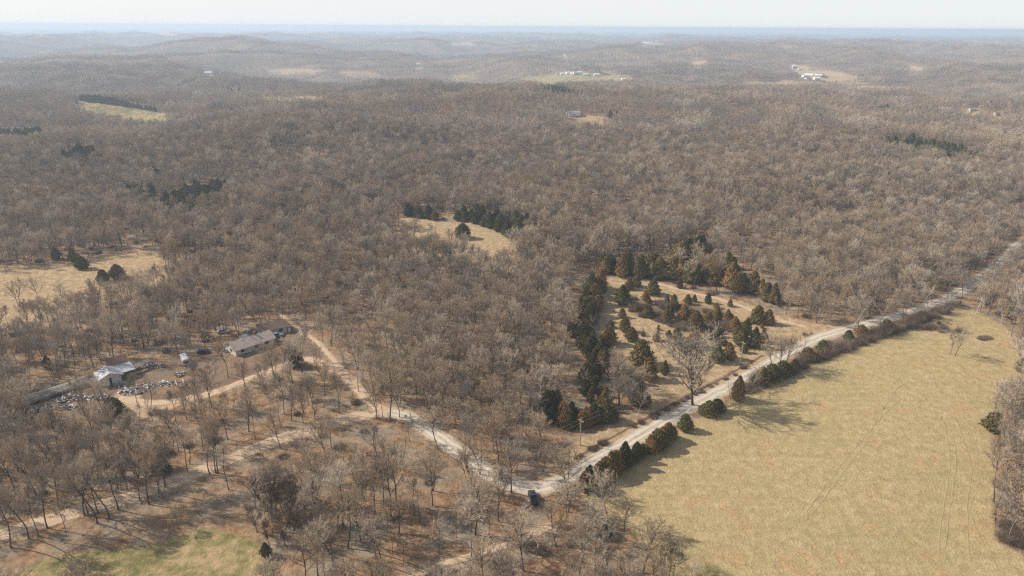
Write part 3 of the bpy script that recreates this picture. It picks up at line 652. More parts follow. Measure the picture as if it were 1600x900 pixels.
# B: middle distance
def split_cells(r0, r1, cell, seed):
    x, y = grid_pts(r0, r1, cell, seed, 0.0); z = height(x, y); full = np.ones(len(x), bool)
    for dx in (-.5, 0, .5):
        for dy in (-.5, 0, .5):
            xx, yy = x + dx * cell, y + dy * cell; zz = height(xx, yy); full &= ~anyclear(xx, yy, zz, 9) & ~dark_mask(xx, yy, zz)
    return x, y, full
def tilt(x, y, ang, e):
    sx = (height(x + e, y) - height(x - e, y)) / (2 * e); sy = (height(x, y + e) - height(x, y - e)) / (2 * e)
    # tilt about world axes after the spin
    out = np.zeros((len(x), 3))
    for i in range(len(x)):
        nrm = Vector((-sx[i], -sy[i], 1)).normalized(); q = Vector((0, 0, 1)).rotation_difference(nrm).to_matrix() @ Matrix.Rotation(float(ang[i]), 3, 'Z')
        out[i] = q.to_euler()
    return out
cellB = 26.0
xb, yb, full = split_cells(760, 2300, cellB, 2)
PB = [patch(500 + i, cellB, 4, LOW) for i in range(5)]
xf, yf = xb[full], yb[full]; qa = g.integers(0, 4, len(xf)) * math.pi / 2
mass('middle_woods', np.stack([xf, yf, height(xf, yf)], -1), tilt(xf, yf, qa, 10), np.ones((len(xf), 3)) * g.uniform(.86, 1.1, len(xf))[:, None] * np.array([1.08, 1.08, 1]), PB, 'bare forest blanket rolling away in the middle distance', 'woods')
xe, ye = [], []
for i in np.nonzero(~full)[0]:
    for a in range(4):
        for b in range(4):
            xe.append(xb[i] + (a + g.uniform(.1, .9) - 2) * cellB / 4); ye.append(yb[i] + (b + g.uniform(.1, .9) - 2) * cellB / 4)
xe = np.array(xe); ye = np.array(ye); ze = height(xe, ye); k = ~anyclear(xe, ye, ze, 9) & ~dark_mask(xe, ye, ze); xe, ye, ze = xe[k], ye[k], ze[k]
sc_ = g.uniform(.8, 1.1, len(xe)); an_ = g.uniform(0, 6.28, len(xe))
mass('field_edge_woods', np.stack([xe, ye, ze], -1), np.stack([0 * an_, 0 * an_, an_], -1), np.stack([sc_] * 3, -1), SRC_LOW, 'bare trees edging the distant fields', 'woods')
# C: far hills
cellC = 52.0
xb, yb, full = split_cells(2300, 9600, cellC, 3)
x0, y0 = grid_pts(2300, 9600, cellC, 3, 0.0); okc = full.copy()
part = ~full
xs2, ys2 = [], []
for i in np.nonzero(part)[0]:
    for a in (-.25, .25):
        for b in (-.25, .25): xs2.append(xb[i] + a * cellC); ys2.append(yb[i] + b * cellC)
xs2 = np.array(xs2); ys2 = np.array(ys2); k = ~anyclear(xs2, ys2, height(xs2, ys2), 8); xs2, ys2 = xs2[k], ys2[k]
PC = [patch(600 + i, cellC, 5, VLOW) for i in range(4)]; PC2 = [patch(640 + i, cellC / 2, 3, VLOW) for i in range(2)]
xf, yf = xb[full], yb[full]; qa = g.integers(0, 4, len(xf)) * math.pi / 2
mass('far_woods', np.stack([xf, yf, height(xf, yf)], -1), tilt(xf, yf, qa, 25), np.ones((len(xf), 3)) * np.array([1.12, 1.12, 1.0]), PC, 'hazy blue wooded hills in the far distance', 'woods')
qa = g.integers(0, 4, len(xs2)) * math.pi / 2
mass('far_edge_woods', np.stack([xs2, ys2, height(xs2, ys2)], -1), tilt(xs2, ys2, qa, 12), np.ones((len(xs2), 3)), PC2, 'woodland edges round the farthest fields', 'woods')
# dark cedars beyond
Xd, Yd = grid_pts(330, 5200, 4.6, 31); 
kk = np.hypot(Xd, Yd) < 1500; kk |= g.random(len(Xd)) < .12
Xd, Yd = Xd[kk], Yd[kk]; Zd = height(Xd, Yd); k = dark_mask(Xd, Yd, Zd) & (road_dist(Xd, Yd) > 1) ; C_ = cover(Xd, Yd, Zd, 5); k &= ~(C_['cedar'] | C_['mid'] | C_['fartan'] | C_['fargreen'])
k &= g.random(len(Xd)) < np.where(Xd < -.15 * Yd, .95, .5)
Xd, Yd, Zd = Xd[k], Yd[k], Zd[k]
CSRC = [source('cedar_shape', [(c_[0][0], c_[0][1], M['bark']), (c_[1][0], c_[1][1], M['darkcedar'])]) for c_ in (CED[0], CED[1], CED[4])]
sc_ = g.uniform(.9, 1.5, len(Xd)) * (1 + .25 * (np.hypot(Xd, Yd) > 1400)); an_ = g.uniform(0, 6.28, len(Xd))
mass('cedar_thickets', np.stack([Xd, Yd, Zd], -1), np.stack([0 * an_, 0 * an_, an_], -1), np.stack([sc_] * 3, -1), CSRC, 'dark cedar thickets scattered through the bare forest', 'cedar thicket')
# ------------------------------------------------------------------ single trees
PROTO = [None] and [make_plant('bare_tree', t_[0], t_[1], M['bark'], M['twig'], 'x', 'tree') for t_ in TREES] + [make_plant('bare_tree', PALE[0][0], PALE[0][1], M['pale_bark'], M['twig'], 'x', 'tree'), make_plant('bare_tree', PALE[2][0], PALE[2][1], M['bark'], M['twig'], 'x', 'tree')]
THK = [make_plant('bare_tree', PALE[2][0], PALE[2][1], M['bark'], M['redtwig'], 'x', 'tree')]
USED = set()
_names = [[c_ for c_ in p.children if c_.name.startswith('trunk')][0].data.name for p in PROTO + THK]
def place(protos, i, loc, rz, sc, label, group):
    p = protos[i]
    if (id(p)) not in USED:
        USED.add(id(p)); p.location = loc; p.rotation_euler = (0, 0, rz); p.scale = sc if hasattr(sc, '__len__') else (sc,) * 3; p['label'] = label
        if group: p['group'] = group
        return p
    return copy_thing(p, loc, rz, sc, label, group)
ZONES = [
 (GROVE, 'bare brown-grey oak in the leaf-strewn grove inside the road bend', 'oaks of the grove inside the bend'),
 (LOWER_LEFT, 'bare oak in the wood between the dirt lane and the junk yard', 'oaks between the lane and the yard'),
 ([(880,780),(1000,780),(1200,900),(1200,1020),(900,1020)], 'bare tree in the corner thicket between grove and meadow', 'trees of the meadow corner'),
 ([(1500,600),(1700,600),(1700,1000),(1500,1000)], 'bare tree in the belt along the far side of the meadow', 'trees of the meadow belt'),
 ([(600,640),(680,560),(900,600),(900,760),(800,760),(690,690)], 'bare tree in the woods on the outer side of the road bend', 'trees outside the bend'),
]
def zone(px, py):
    for P, l, gname in ZONES:
        if inpoly(np.array([px]), np.array([py]), P)[0]: return l, gname
    return 'bare tree in the open wood around the cluttered yard', 'trees round the yard'
for (x, y, z, s, a, kd, qx, qy) in IND:
    l, gname = zone(qx, qy); 
    if kd == len(TREES): l = l.replace('bare', 'pale-limbed bare', 1)
    place(PROTO, kd, (x, y, z - .05), a, s, l, gname)
# hand-placed trees: base pixel, height in pixels, kind, label
HAND = [
 (17,856,105,3,'lane'),(45,842,95,3,'lane'),(61,838,80,7,'lane'),(74,825,90,1,'lane'),(133,806,90,3,'lane'),(138,805,80,1,'lane'),(152,818,105,3,'lane'),(153,801,85,7,'lane'),
 (171,811,100,3,'lane'),(185,797,90,1,'lane'),(219,782,75,7,'lane'),(233,788,90,1,'lane'),(248,771,75,3,'lane'),(255,778,80,3,'lane'),(259,762,85,1,'lane'),
 (293,737,75,7,'lane'),(328,741,80,3,'lane'),(341,739,85,1,'lane'),(357,765,75,7,'lane'),(279,828,35,6,'litter'),(103,832,50,6,'litter'),
 (496,793,85,2,'grove'),(537,824,105,1,'grove'),(544,857,110,3,'grove'),(611,808,85,5,'grove'),(620,790,90,0,'grove'),(570,783,80,7,'grove'),(586,800,60,6,'grove'),(676,790,75,1,'grove'),
 (648,806,60,7,'grove'),(743,835,95,4,'grove'),(737,871,95,7,'grove'),(779,815,75,3,'grove'),(520,885,75,3,'grove'),(497,900,85,1,'grove'),(510,725,65,0,'grove'),(475,790,70,3,'grove'),
 (686,706,70,5,'bend'),(729,731,75,1,'bend'),(750,742,60,2,'bend'),(799,770,82,4,'bend'),(779,815,90,7,'grove'),(868,852,62,3,'thicket'),(885,815,60,7,'thicket'),(818,892,90,0,'thicket'),
 (923,838,60,0,'thicket'),(975,830,52,0,'thicket'),(905,900,85,0,'thicket'),(1005,895,80,0,'thicket'),(950,900,75,0,'thicket'),(1045,905,60,0,'thicket'),
 (331,637,60,4,'yard'),(413,616,45,2,'yard'),(306,650,55,5,'yard'),(275,658,50,7,'yard'),(216,636,55,7,'yard'),(236,640,50,5,'yard'),(94,592,80,3,'yard'),(178,562,70,0,'yard'),
 (50,665,75,4,'yard'),(133,650,60,2,'yard'),(162,648,55,0,'yard'),(357,590,60,1,'yard'),(474,566,55,3,'yard'),(430,590,45,5,'yard'),(495,572,35,6,'yard'),(118,570,65,1,'yard'),
 (610,655,85,0,'junction'),(588,654,60,2,'junction'),(598,652,50,7,'junction'),(624,652,60,3,'junction'),
 (1485,553,34,6,'meadow1'),(1492,556,40,5,'meadow2'),
 (1082,633,98,9,'big'),(968,632,62,9,'oldfield'),(1205,575,62,8,'roadside'),(1218,577,50,4,'roadside'),(1330,520,55,8,'roadside'),(1340,516,45,4,'roadside'),(1375,503,45,8,'roadside'),(1410,497,45,2,'roadside'),
 (1450,487,42,8,'roadside'),(1500,475,50,5,'topmeadow'),(1525,490,50,8,'topmeadow'),(1560,492,50,8,'topmeadow'),(1540,480,52,5,'topmeadow'),(1480,465,45,0,'topmeadow'),(1580,505,55,4,'topmeadow'),
 (1590,690,75,9,'belt'),(1598,740,70,9,'belt'),(1575,840,85,9,'belt'),(1598,850,90,9,'belt'),(1586,660,50,9,'belt'),(1600,600,60,9,'belt'),
 (640,690,40,6,'bend'),(888,800,45,9,'hedgeend'),
 (10,425,30,1,'pasture'),(38,418,30,0,'pasture'),(75,420,26,3,'pasture'),(190,395,42,5,'pasture'),(60,475,40,5,'pasture'),(30,480,42,2,'pasture'),(175,480,45,3,'pasture'),(150,478,40,1,'pasture'),(100,478,36,0,'pasture'),
]
HL = {'lane': ('tall bare oak along the lower side of the dirt lane', 'oaks along the lane'), 'litter': ('small young bare tree alone on the leaf-strewn slope below the lane', 'young trees below the lane'),
 'grove': ('bare brown-grey oak in the leaf-strewn grove inside the road bend', 'oaks of the grove inside the bend'), 'bend': ('bare oak at the inner verge of the gravel road bend', 'oaks on the inner verge'),
 'thicket': ('spreading pale-twigged bare tree between the grove and the meadow', 'trees of the thicket'), 'yard': ('dark bare oak standing among the sheds and junk of the yard', 'oaks of the yard'),
 'junction': ('bare oak at the fork where lane and gravel road meet', 'oaks at the fork'), 'meadow1': ('slimmer of the two bare trees alone in the straw meadow', None), 'meadow2': ('stouter leaning one of the two bare trees alone in the meadow', None),
 'big': ('large wide bare oak between the cedar field and the gravel road', None), 'oldfield': ('round grey bare tree standing in the old field near the lower cedars', None),
 'roadside': ('pale bare tree beside the straight gravel road above the meadow', 'trees along the straight road'), 'topmeadow': ('bare tree along the upper end of the straw meadow', 'trees at the upper end of the meadow'),
 'belt': ('round grey-twigged tree in the belt at the outer edge of the meadow', 'round trees of the meadow belt'), 'hedgeend': ('rounded grey bare tree at the road-bend end of the cedar hedge', None),
 'pasture': ('bare tree on the rim of the golden pasture', 'trees on the pasture rim')}
HT = [14, 15.5, 13, 16, 12.5, 14.5, 11, 15, 14, 13]
def px_height(px, py, hpx):
    p = at(px, py); a = project(p.x, p.y, p.z)[1]; b = project(p.x, p.y, p.z + 10)[1]; return p, hpx / max(float(a - b), .1) * 10
for (bx, by, hp, kd, zn) in HAND:
    p, hm_ = px_height(bx, by, hp); l, gname = HL[zn]; s = hm_ / HT[kd]
    wide = 1.4 if zn == 'big' else 1.25 if zn in ('big', 'belt', 'hedgeend', 'oldfield') else (1.1 if zn in ('thicket', 'roadside') else .95)
    place(PROTO, kd, p - Vector((0, 0, .05)), random.uniform(0, 6.28), (s * wide, s * wide, s), l, gname)
# ------------------------------------------------------------------ cedars
CP = [make_plant('cedar', c_[0], c_[1], M['bark'], M['cedar'], 'x', 'cedar') for c_ in CED]
CPD = [make_plant('cedar', c_[0], c_[1], M['bark'], M['darkcedar'], 'x', 'cedar') for c_ in CED]
CH = [6.2, 5.2, 7.2, 4.6, 6.6]
def cedar(bx, by, hp, label, group=None, dark=False, kd=None, wide=1.0):
    p, hm_ = px_height(bx, by, hp); kd = random.choice((0, 2, 4, 0, 1, 2)) if kd is None else kd; s = hm_ / CH[kd]
    place(CPD if dark else CP, kd, p, random.uniform(0, 6.28), (s * wide, s * wide, s), label, group)
# scattered cedars of the old field: base pixel, height
for bx, by, hp, dk, w_ in [(972,474,28,1,1.2),(995,448,20,1,1.2),(1020,460,24,1,1.2),(983,452,18,0,1.1),(985,420,16,0,1.2),(1012,495,18,0,1.1),(1040,502,22,0,1.25),(1052,482,22,0,1.2),(1068,498,22,0,1.1),
        (1086,514,28,0,1.2),(1106,474,16,1,1.2),(1120,498,20,0,1.1),(1136,503,20,0,1.2),(1001,570,38,1,1.3),(976,517,22,0,1.1),(986,532,20,0,1.1),(972,496,14,0,1.2),(1085,542,24,0,1.1),(1028,520,7,0,1),(1103,530,7,0,1.1),
        (1127,537,9,0,1),(1147,515,20,0,1.2),(1165,520,20,0,1.2),(1183,504,26,0,1.2),(1200,506,22,0,1.1),(1158,540,28,0,1.1),(1178,542,30,1,1.1),(1192,535,22,0,1.1),(1012,592,32,0,1.1),(1000,632,28,0,1.1),(1038,585,22,0,1.0),
        (1120,565,26,1,1.1),(1138,560,24,0,1.1),(951,537,26,0,1.3),(954,512,12,0,1.2),(1062,450,14,1,1.2),(998,600,20,1,1.1)]:
    hgt = 'low' if hp < 16 else 'rounded' if w_ > 1.15 else 'upright'
    cedar(bx, by, hp, ('%s %s cedar standing free in the tan old field' % (hgt, 'dark green' if dk else 'olive-brown')), 'cedars scattered over the old field', bool(dk), wide=w_)
def cedar_strip(line, n, wpx, hp, label, group, dk=.3):
    L = smooth_line([Vector((a, b, 0)) for a, b in line], 4.0)
    for i in range(n):
        p = L[int((i + .5) / n * (len(L) - 1))]; cedar(p.x + random.uniform(-wpx, wpx), p.y + random.uniform(-wpx, wpx) * .45, random.uniform(*hp), label, group, random.random() < dk, wide=random.uniform(.85, 1.2))
cedar_strip([(935,425),(1000,432),(1060,436),(1120,442),(1180,462),(1205,478)], 40, 8, (22,38), 'olive-brown cedar in the band closing the top of the old field', 'cedars along the top of the old field', .25)
cedar_strip([(1060,408),(1100,412),(1150,428)], 12, 12, (20,32), 'dark cedar half hidden behind the top band of the old field', 'cedars behind the top band', .5)
cedar_strip([(928,452),(922,485),(903,520),(918,548),(935,575),(915,600)], 62, 12, (20,32), 'olive cedar in the strip between the woods and the old field', 'cedars on the wood edge of the old field', .35)
cedar_strip([(915,590),(930,620),(945,655),(900,665),(875,650)], 36, 13, (18,30), 'dark olive cedar in the clump beside the lower utility pole', 'cedars near the lower pole', .4)
cedar_strip([(872,668),(858,650),(880,630)], 6, 8, (22,30), 'deep green cedar in the shaded wood corner', 'cedars in the wood corner', 1.0)
_n = 0
while _n < 34:
    bx_, by_ = random.uniform(955, 1205), random.uniform(462, 560)
    if inpoly(np.array([bx_]), np.array([by_]), [(965,470),(1080,462),(1200,488),(1205,530),(1150,562),(1110,535),(1040,540),(990,520)])[0]:
        cedar(bx_, by_, random.uniform(7, 17), 'x', 'cedars scattered over the old field', random.random() < .2, wide=random.uniform(1.1, 1.35)); _n += 1
# hedge between road and meadow
cedar_strip([(914,767),(935,753),(960,737),(980,726)], 19, 3, (16,38), 'dark green cedar in the thick hedge nearest the road bend', 'cedars of the thick hedge by the bend', .35)
cedar_strip([(990,720),(1014,706),(1038,692),(1054,683)], 16, 3, (12,30), 'green cedar in the middle stretch of the meadow hedge', 'cedars of the middle hedge', .3)
cedar(1070,672,24,'single dark rounded cedar beyond the gap in the meadow hedge', dark=True, kd=1)
for q in [(1108,648,20),(1120,643,18),(1100,647,15)]: cedar(*q, 'dark spreading evergreen bush between hedge and big oak', 'evergreen bushes below the big oak', True, 3, 1.3)
cedar(1152,624,36,'rust-brown upright cedar alone against the pale road', kd=2)
for q in [(1190,598,24),(1205,592,22),(1222,585,20),(1240,578,16),(1262,560,16),(1285,548,16),(1325,530,14),(1345,524,16),(1385,512,12),(1420,503,10)]: cedar(*q, 'low dark cedar under the roadside trees above the meadow', 'low cedars along the upper road', random.random() < .4, random.choice((0, 4, 1)), random.uniform(1.2, 1.7))
cedar(416,868,20,'small deep green cedar at the edge of the green field', dark=True, kd=4); cedar(1551,672,26,'green cedar at the edge of the meadow belt', dark=False, kd=1, wide=1.3); cedar(1578,742,22,'olive cedar low in the meadow belt', kd=3, wide=1.3)
cedar(1596,580,20,'olive cedar near the upper corner of the meadow', kd=1); cedar(129,420,19,'dark rounded cedar in the middle of the golden pasture', dark=True, kd=1, wide=1.2); cedar(184,434,20,'dark rounded cedar near the corner of the golden pasture', dark=True, kd=1, wide=1.3)
cedar(162,440,18,'smaller dark cedar low in the golden pasture', dark=True, kd=3); cedar(88,405,18,'dark cedar against the pasture wood edge', dark=True); cedar(115,408,16,'bushy cedar against the pasture wood edge', dark=True, kd=1)
cedar(723,372,22,'rounded dark tree in the small tan glade', dark=True, kd=1, wide=1.3); cedar(1466,507,6,'tiny green cedar in the upper meadow', kd=1)
cedar(38,660,26,'green cedar beside the long collapsed shed', kd=1); cedar(178,645,22,'dark bushy cedar in front of the yard clearing', dark=True, kd=3, wide=1.3); cedar(462,572,26,'dark cedar beside the drive to the brown-roofed house', dark=True, kd=1); cedar(75,575,20,'hazy green cedar behind the long collapsed shed', dark=False)
cedar(772,680,24,'solitary green cedar in the woods above the road bend', dark=False, kd=4); cedar(948,838,16,'low dark juniper in the thicket at the meadow corner', dark=True, kd=3, wide=1.4); cedar(262,738,20,'dark cedar beside the dirt lane', dark=True)
# brown brush patches
BP = []
for b_ in BUSH:
    o = mesh_obj('bush', b_[0], b_[1], M['redtwig']); tag(o, 'x', 'bush'); BP.append(o)
def bush(bx, by, s, label, group, zs=1.0):
    p = at(bx, by); place(BP, random.randrange(3), p, random.uniform(0, 6.28), (s, s, s * zs), label, group)
def scatter_bush(P, n, s, label, group, zs=1.0):
    xs = [a for a, b in P]; ys = [b for a, b in P]; c = 0
    while c < n:
        a, b = random.uniform(min(xs), max(xs)), random.uniform(min(ys), max(ys))
        if inpoly(np.array([a]), np.array([b]), P)[0]: bush(a, b, random.uniform(*s), label, group, zs); c += 1
scatter_bush([(960,455),(1000,470),(1100,480),(1150,500),(1170,520),(1120,520),(1060,515),(985,490)], 62, (.8,1.7), 'low brown briar bush between the cedars of the old field', 'briars in the old field')
scatter_bush([(940,560),(980,560),(1000,600),(1010,640),(960,600)], 22, (.8,1.5), 'brown brush around the conical cedar in the old field', 'brush low in the old field')
scatter_bush([(1400,505),(1440,500),(1500,515),(1510,522),(1470,520),(1420,515)], 26, (.7,1.3), 'grey-brown bramble mound in the upper meadow', 'bramble mounds of the meadow', .8)
scatter_bush([(1520,520),(1548,528),(1545,534),(1525,530)], 5, (.6,1.0), 'small dark bramble patch beside the two lone trees', 'bramble patch by the lone trees', .7)
for i in range(95):
    t_ = i / 94; a = (1165 + (1480 - 1165) * t_, 612 - (612 - 484) * (t_ ** .85)); bush(a[0] + random.uniform(-5, 5), a[1] + random.uniform(-2, 5), random.uniform(.8, 2.0), 'brown roadside brush between road and upper meadow', 'brush along the upper road')
for i in range(44):
    t_ = random.random() ** .9; bush(880 + (1290 - 880) * t_ + random.uniform(-3, 3), 728 - (728 - 508) * t_ + random.uniform(-3, 2), random.uniform(.25, .8), 'low ragged brush along the ditch of the straight road', 'ditch brush')
for q in [(425,815,50),(440,797,45),(457,822,50),(408,792,42),(446,852,48),(402,832,40),(472,846,45),(430,775,45),(455,785,42),(420,850,30)]: p_, h_ = px_height(*q); place(THK, 0, p_, q[0], (h_ / 13 * 1.1, h_ / 13 * 1.1, h_ / 13), 'x', 'dense dark trees of the brown thicket')
scatter_bush([(1545,690),(1600,700),(1600,860),(1560,850),(1560,740)], 24, (.9,1.6), 'brown brush at the foot of the meadow belt', 'brush of the meadow belt')
#@@BUILDINGS@@
# ------------------------------------------------------------------ buildings
M['tin'] = simple('pale_tin_roof', (.50,.53,.56), (.36,.38,.40), 1.2, .45, c3=(.34,.27,.22)); M['white'] = simple('weathered_white', (.66,.66,.63), (.48,.47,.44), 1.5, .7)
M['pinkroof'] = simple('brown_pink_shingle', (.36,.27,.23), (.45,.37,.32), 0.6, .9, c3=(.27,.19,.15)); M['brownroof'] = simple('dark_brown_roof', (.13,.085,.068), (.19,.13,.10), 0.8)
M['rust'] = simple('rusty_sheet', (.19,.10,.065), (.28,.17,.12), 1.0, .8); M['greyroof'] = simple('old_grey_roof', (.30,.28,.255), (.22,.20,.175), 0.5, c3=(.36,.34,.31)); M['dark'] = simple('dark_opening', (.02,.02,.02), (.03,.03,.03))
M['oldroof'] = simple('lichened_roof', (.27,.245,.21), (.17,.14,.11), 0.45, c3=(.36,.33,.29)); M['wood'] = simple('old_wood', (.24,.20,.16), (.17,.135,.105), 2.0); M['glass'] = simple('dark_glass', (.03,.04,.05), (.05,.06,.07), 1, .15); M['tyre'] = simple('tyre', (.025,.025,.025), (.04,.035,.03))
M['cream'] = simple('cream_wall', (.60,.55,.45), (.50,.45,.36)); M['farwhite'] = simple('white_siding', (.80,.80,.78), (.72,.72,.70), .3); M['farroof'] = simple('pale_metal_roof', (.72,.74,.76), (.6,.62,.64), .1)
M['slate'] = simple('slate_grey_roof', (.22,.23,.25), (.3,.3,.31), .1)
def rzof(p, q): return math.atan2(q.y - p.y, q.x - p.x)
def house(name, loc, rz, L, Wd, H, RH, mw, mr, label, catg='house', group=None, over=.4, door=None, wins=(), chimney=None, sag=0.0):
    r = thing(name, loc, rz, label, catg, group)
    b = MB(); x, y = L / 2, Wd / 2
    b.add([(-x,-y,-.6),(x,-y,-.6),(x,y,-.6),(-x,y,-.6),(-x,-y,H),(x,-y,H),(x,y,H),(-x,y,H),(-x,0,H+RH),(x,0,H+RH)], [(0,1,5,4),(2,3,7,6),(1,2,6,9,5),(3,0,4,8,7),(0,3,2,1)])
    b.build('wall', mw, r)
    rb = MB(); k = over; sl_ = RH / y
    for sg in (-1, 1):
        n = 6; 
        for i in range(n):
            xa = -x - k + (L + 2 * k) * i / n; xb_ = -x - k + (L + 2 * k) * (i + 1) / n
            za = -sag * math.sin(math.pi * i / n); zb = -sag * math.sin(math.pi * (i + 1) / n)
            ye = sg * (y + k); ze = H - k * sl_
            top = [(xa, 0, H + RH + .10 + za), (xb_, 0, H + RH + .10 + zb), (xb_, ye, ze + .10 + zb * .4), (xa, ye, ze + .10 + za * .4)]
            bot = [(a, b_, c - .12) for a, b_, c in top]
            rb.add(top + bot, [(0,1,2,3),(4,7,6,5),(0,4,5,1),(1,5,6,2),(2,6,7,3),(3,7,4,0)])
    ro = rb.build('roof', mr, r)
    if chimney: MB().box((chimney, .3, H + RH + .5), (.6, .6, 1.3)).build('chimney', M['rust'], ro)
    for (px_, sy, wdt, hgt, z0, nm) in wins:
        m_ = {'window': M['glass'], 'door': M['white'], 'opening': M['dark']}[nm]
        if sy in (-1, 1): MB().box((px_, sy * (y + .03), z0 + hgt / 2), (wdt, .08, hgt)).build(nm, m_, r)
        else: MB().box(((x + .03) * (1 if sy > 0 else -1), px_, z0 + hgt / 2), (.08, wdt, hgt)).build(nm, m_, r)
    return r
# metal shed with double doors; its gable end faces the yard
pf = at(175, 601); rz = rzof(at(175, 601), at(168, 589.5))
c = pf + Vector((math.cos(rz), math.sin(rz), 0)) * 3.0
house('metal_shed', c, rz, 6.0, 6.4, 3.1, 1.5, M['white'], M['tin'], 'white metal shed with pale tin gable roof and doors ajar in the junk yard', 'shed', over=.7,
      wins=((1.5, -2, 2.3, 2.7, 0, 'door'), (-1.5, -2, 1.9, 2.7, 0, 'door'), (.15, -2, .7, 2.75, 0, 'opening')))
pb = at(184, 577); house('rusty_barn', pb + Vector((0, 0, .2)), rz + math.pi / 2, 6.0, 4.4, 3.4, 1.4, M['cream'], M['rust'], 'small barn with rust-brown roof close behind the white metal shed', 'barn', wins=((0, 2, 1.2, 1.4, 1, 'opening'),))
def leanto(loc, rz, L, Wd, h0, h1, mr, label):
    r = thing('lean_to', loc, rz, label, 'shelter'); rb = MB()
    rb.add([(-L/2,-Wd/2,h0),(L/2,-Wd/2,h0),(L/2,Wd/2,h1),(-L/2,Wd/2,h1)] + [(-L/2,-Wd/2,h0+.1),(L/2,-Wd/2,h0+.1),(L/2,Wd/2,h1+.1),(-L/2,Wd/2,h1+.1)], [(0,3,2,1),(4,5,6,7),(0,1,5,4),(1,2,6,5),(2,3,7,6),(3,0,4,7)]); rb.build('roof', mr, r)
    for sx in (-1, 1):
        for sy, h in ((-1, h0), (1, h1)): MB().cyl((sx * (L / 2 - .3), sy * (Wd / 2 - .3), -.3), (sx * (L / 2 - .3), sy * (Wd / 2 - .3), h), .09, n=6).build('post', M['wood'], r)
leanto(at(198, 586), rz - math.pi / 2 + .1, 5.0, 6.0, 2.6, 3.2, M['tin'], 'open lean-to with pale sheet roof beside the white metal shed')
leanto(at(222, 577), rz - math.pi / 2 + .35, 7.5, 2.6, 1.9, 2.4, M['wood'], 'long low plank-roofed lean-to behind the junk beyond the metal shed')
p0, p1 = at(44, 628), at(122, 602); house('long_shed', (p0 + p1) / 2 + Vector((0, 0, -.3)), rzof(p0, p1), 20, 6.2, 1.6, 1.0, M['wood'], M['oldroof'], 'long low collapsed shed with grey sagging roof', 'shed', sag=.8, wins=((-6, -1, 2.5, 1.2, .2, 'opening'), (0, -1, 3, 1.2, .2, 'opening'), (6, -1, 2.5, 1.2, .2, 'opening')))
p0, p1 = at(128, 600), at(150, 595); r = thing('half_round_cover', (p0 + p1) / 2, rzof(p0, p1), 'low curved pale sheet cover beside the white metal shed', 'shelter')
MB().prism([(math.cos(a) * 1.7, math.sin(a) * 1.1) for a in np.linspace(0, math.pi, 9)], -2.3, 2.3).build('roof_sheet', M['greyroof'], r)
p0, p1 = at(372, 556), at(426, 538); rz2 = rzof(p0, p1); nv = Vector((-math.sin(rz2), math.cos(rz2), 0))
house('ranch_house', (p0 + p1) / 2 + nv * 3.6, rz2, 15.5, 7.6, 2.7, 1.9, M['cream'], M['pinkroof'], 'long house with faded brown-pink shingle roof at the end of the drive', 'house', over=.6, chimney=2,
      wins=((-5, -1, 1.4, 1.1, 1, 'window'), (-2.4, -1, 1, 2.1, 0, 'door'), (.6, -1, 1.6, 1.1, 1, 'window'), (4.5, -1, 1.4, 1.1, 1, 'window'), (0, -2, 1.3, 1.1, 1, 'window')))
p0, p1 = at(404, 526), at(438, 520); house('brown_roofed_house', (p0 + p1) / 2 + Vector((0, 3.0, 0)), rzof(p0, p1), 10.5, 7.0, 2.6, 1.6, M['white'], M['brownroof'], 'white house with dark brown roof behind the long house', 'house', over=.5, wins=((-3, -1, 1.3, 1.1, 1, 'window'), (0, -1, 1, 2.1, 0, 'door'), (3, -1, 1.3, 1.1, 1, 'window')))
p0, p1 = at(377, 533), at(386, 531); house('garden_shed', (p0 + p1) / 2, rzof(p0, p1) + .5, 2.6, 2.2, 1.9, .6, M['white'], M['tin'], 'little white shed behind the long brown-pink roofed house', 'shed', over=.15, wins=((0, -1, .8, 1.6, 0, 'opening'),))
# camper and frame trailer
def wheel(par, x, y, r=.36, wd=.24):
    t_ = MB().cyl((x, y - wd / 2, r), (x, y + wd / 2, r), r, n=14).build('wheel', M['tyre'], par); MB().cyl((x, y - wd / 2 - .01, r), (x, y + wd / 2 + .01, r), r * .5, n=10).build('rim', M['tin'], t_)
p0, p1 = at(286, 559), at(294, 576); r = thing('camper_trailer', (p0 + p1) / 2, rzof(p0, p1), 'white rounded camper trailer parked between the shed and the houses', 'trailer')
MB().prism([(-1.15,.5),(1.15,.5),(1.2,2.2),(1.0,2.6),(.5,2.78),(-.5,2.78),(-1.0,2.6),(-1.2,2.2)], -3.0, 3.0).build('body', M['tin'], r)
for x_ in (-1.8, 0, 1.8):
    for sy in (-1, 1): MB().box((x_, sy * 1.19, 1.75), (.9, .06, .6)).build('window', M['glass'], r)
MB().box((3.02, 0, 1.6), (.06, 1.3, .7)).build('window', M['glass'], r); MB().box((-3.02, 0, 1.35), (.06, .75, 1.6)).build('door', M['wood'], r); MB().box((3.6, 0, .5), (1.3, .12, .12)).build('tow_bar', M['dark'], r)
for sy in (-1, 1): wheel(r, -.4, sy * 1.0)
p0, p1 = at(279, 594), at(285, 611); r = thing('flatbed_trailer', (p0 + p1) / 2, rzof(p0, p1), 'white-railed flatbed trailer loaded with rusty scrap', 'trailer')
MB().box((0, 0, .65), (5.2, 2.3, .16)).build('deck', M['rust'], r)
for sy in (-1, 1): MB().box((0, sy * 1.12, 1.15), (5.2, .09, .12)).box((0, sy * 1.12, .85), (5.2, .07, .12)).build('side_rail', M['farwhite'], r)
MB().box((2.56, 0, 1.0), (.08, 2.2, .6)).build('headboard', M['farwhite'], r)
for x_ in (-.5, .5):
    for sy in (-1, 1): wheel(r, x_, sy * .95, .32)
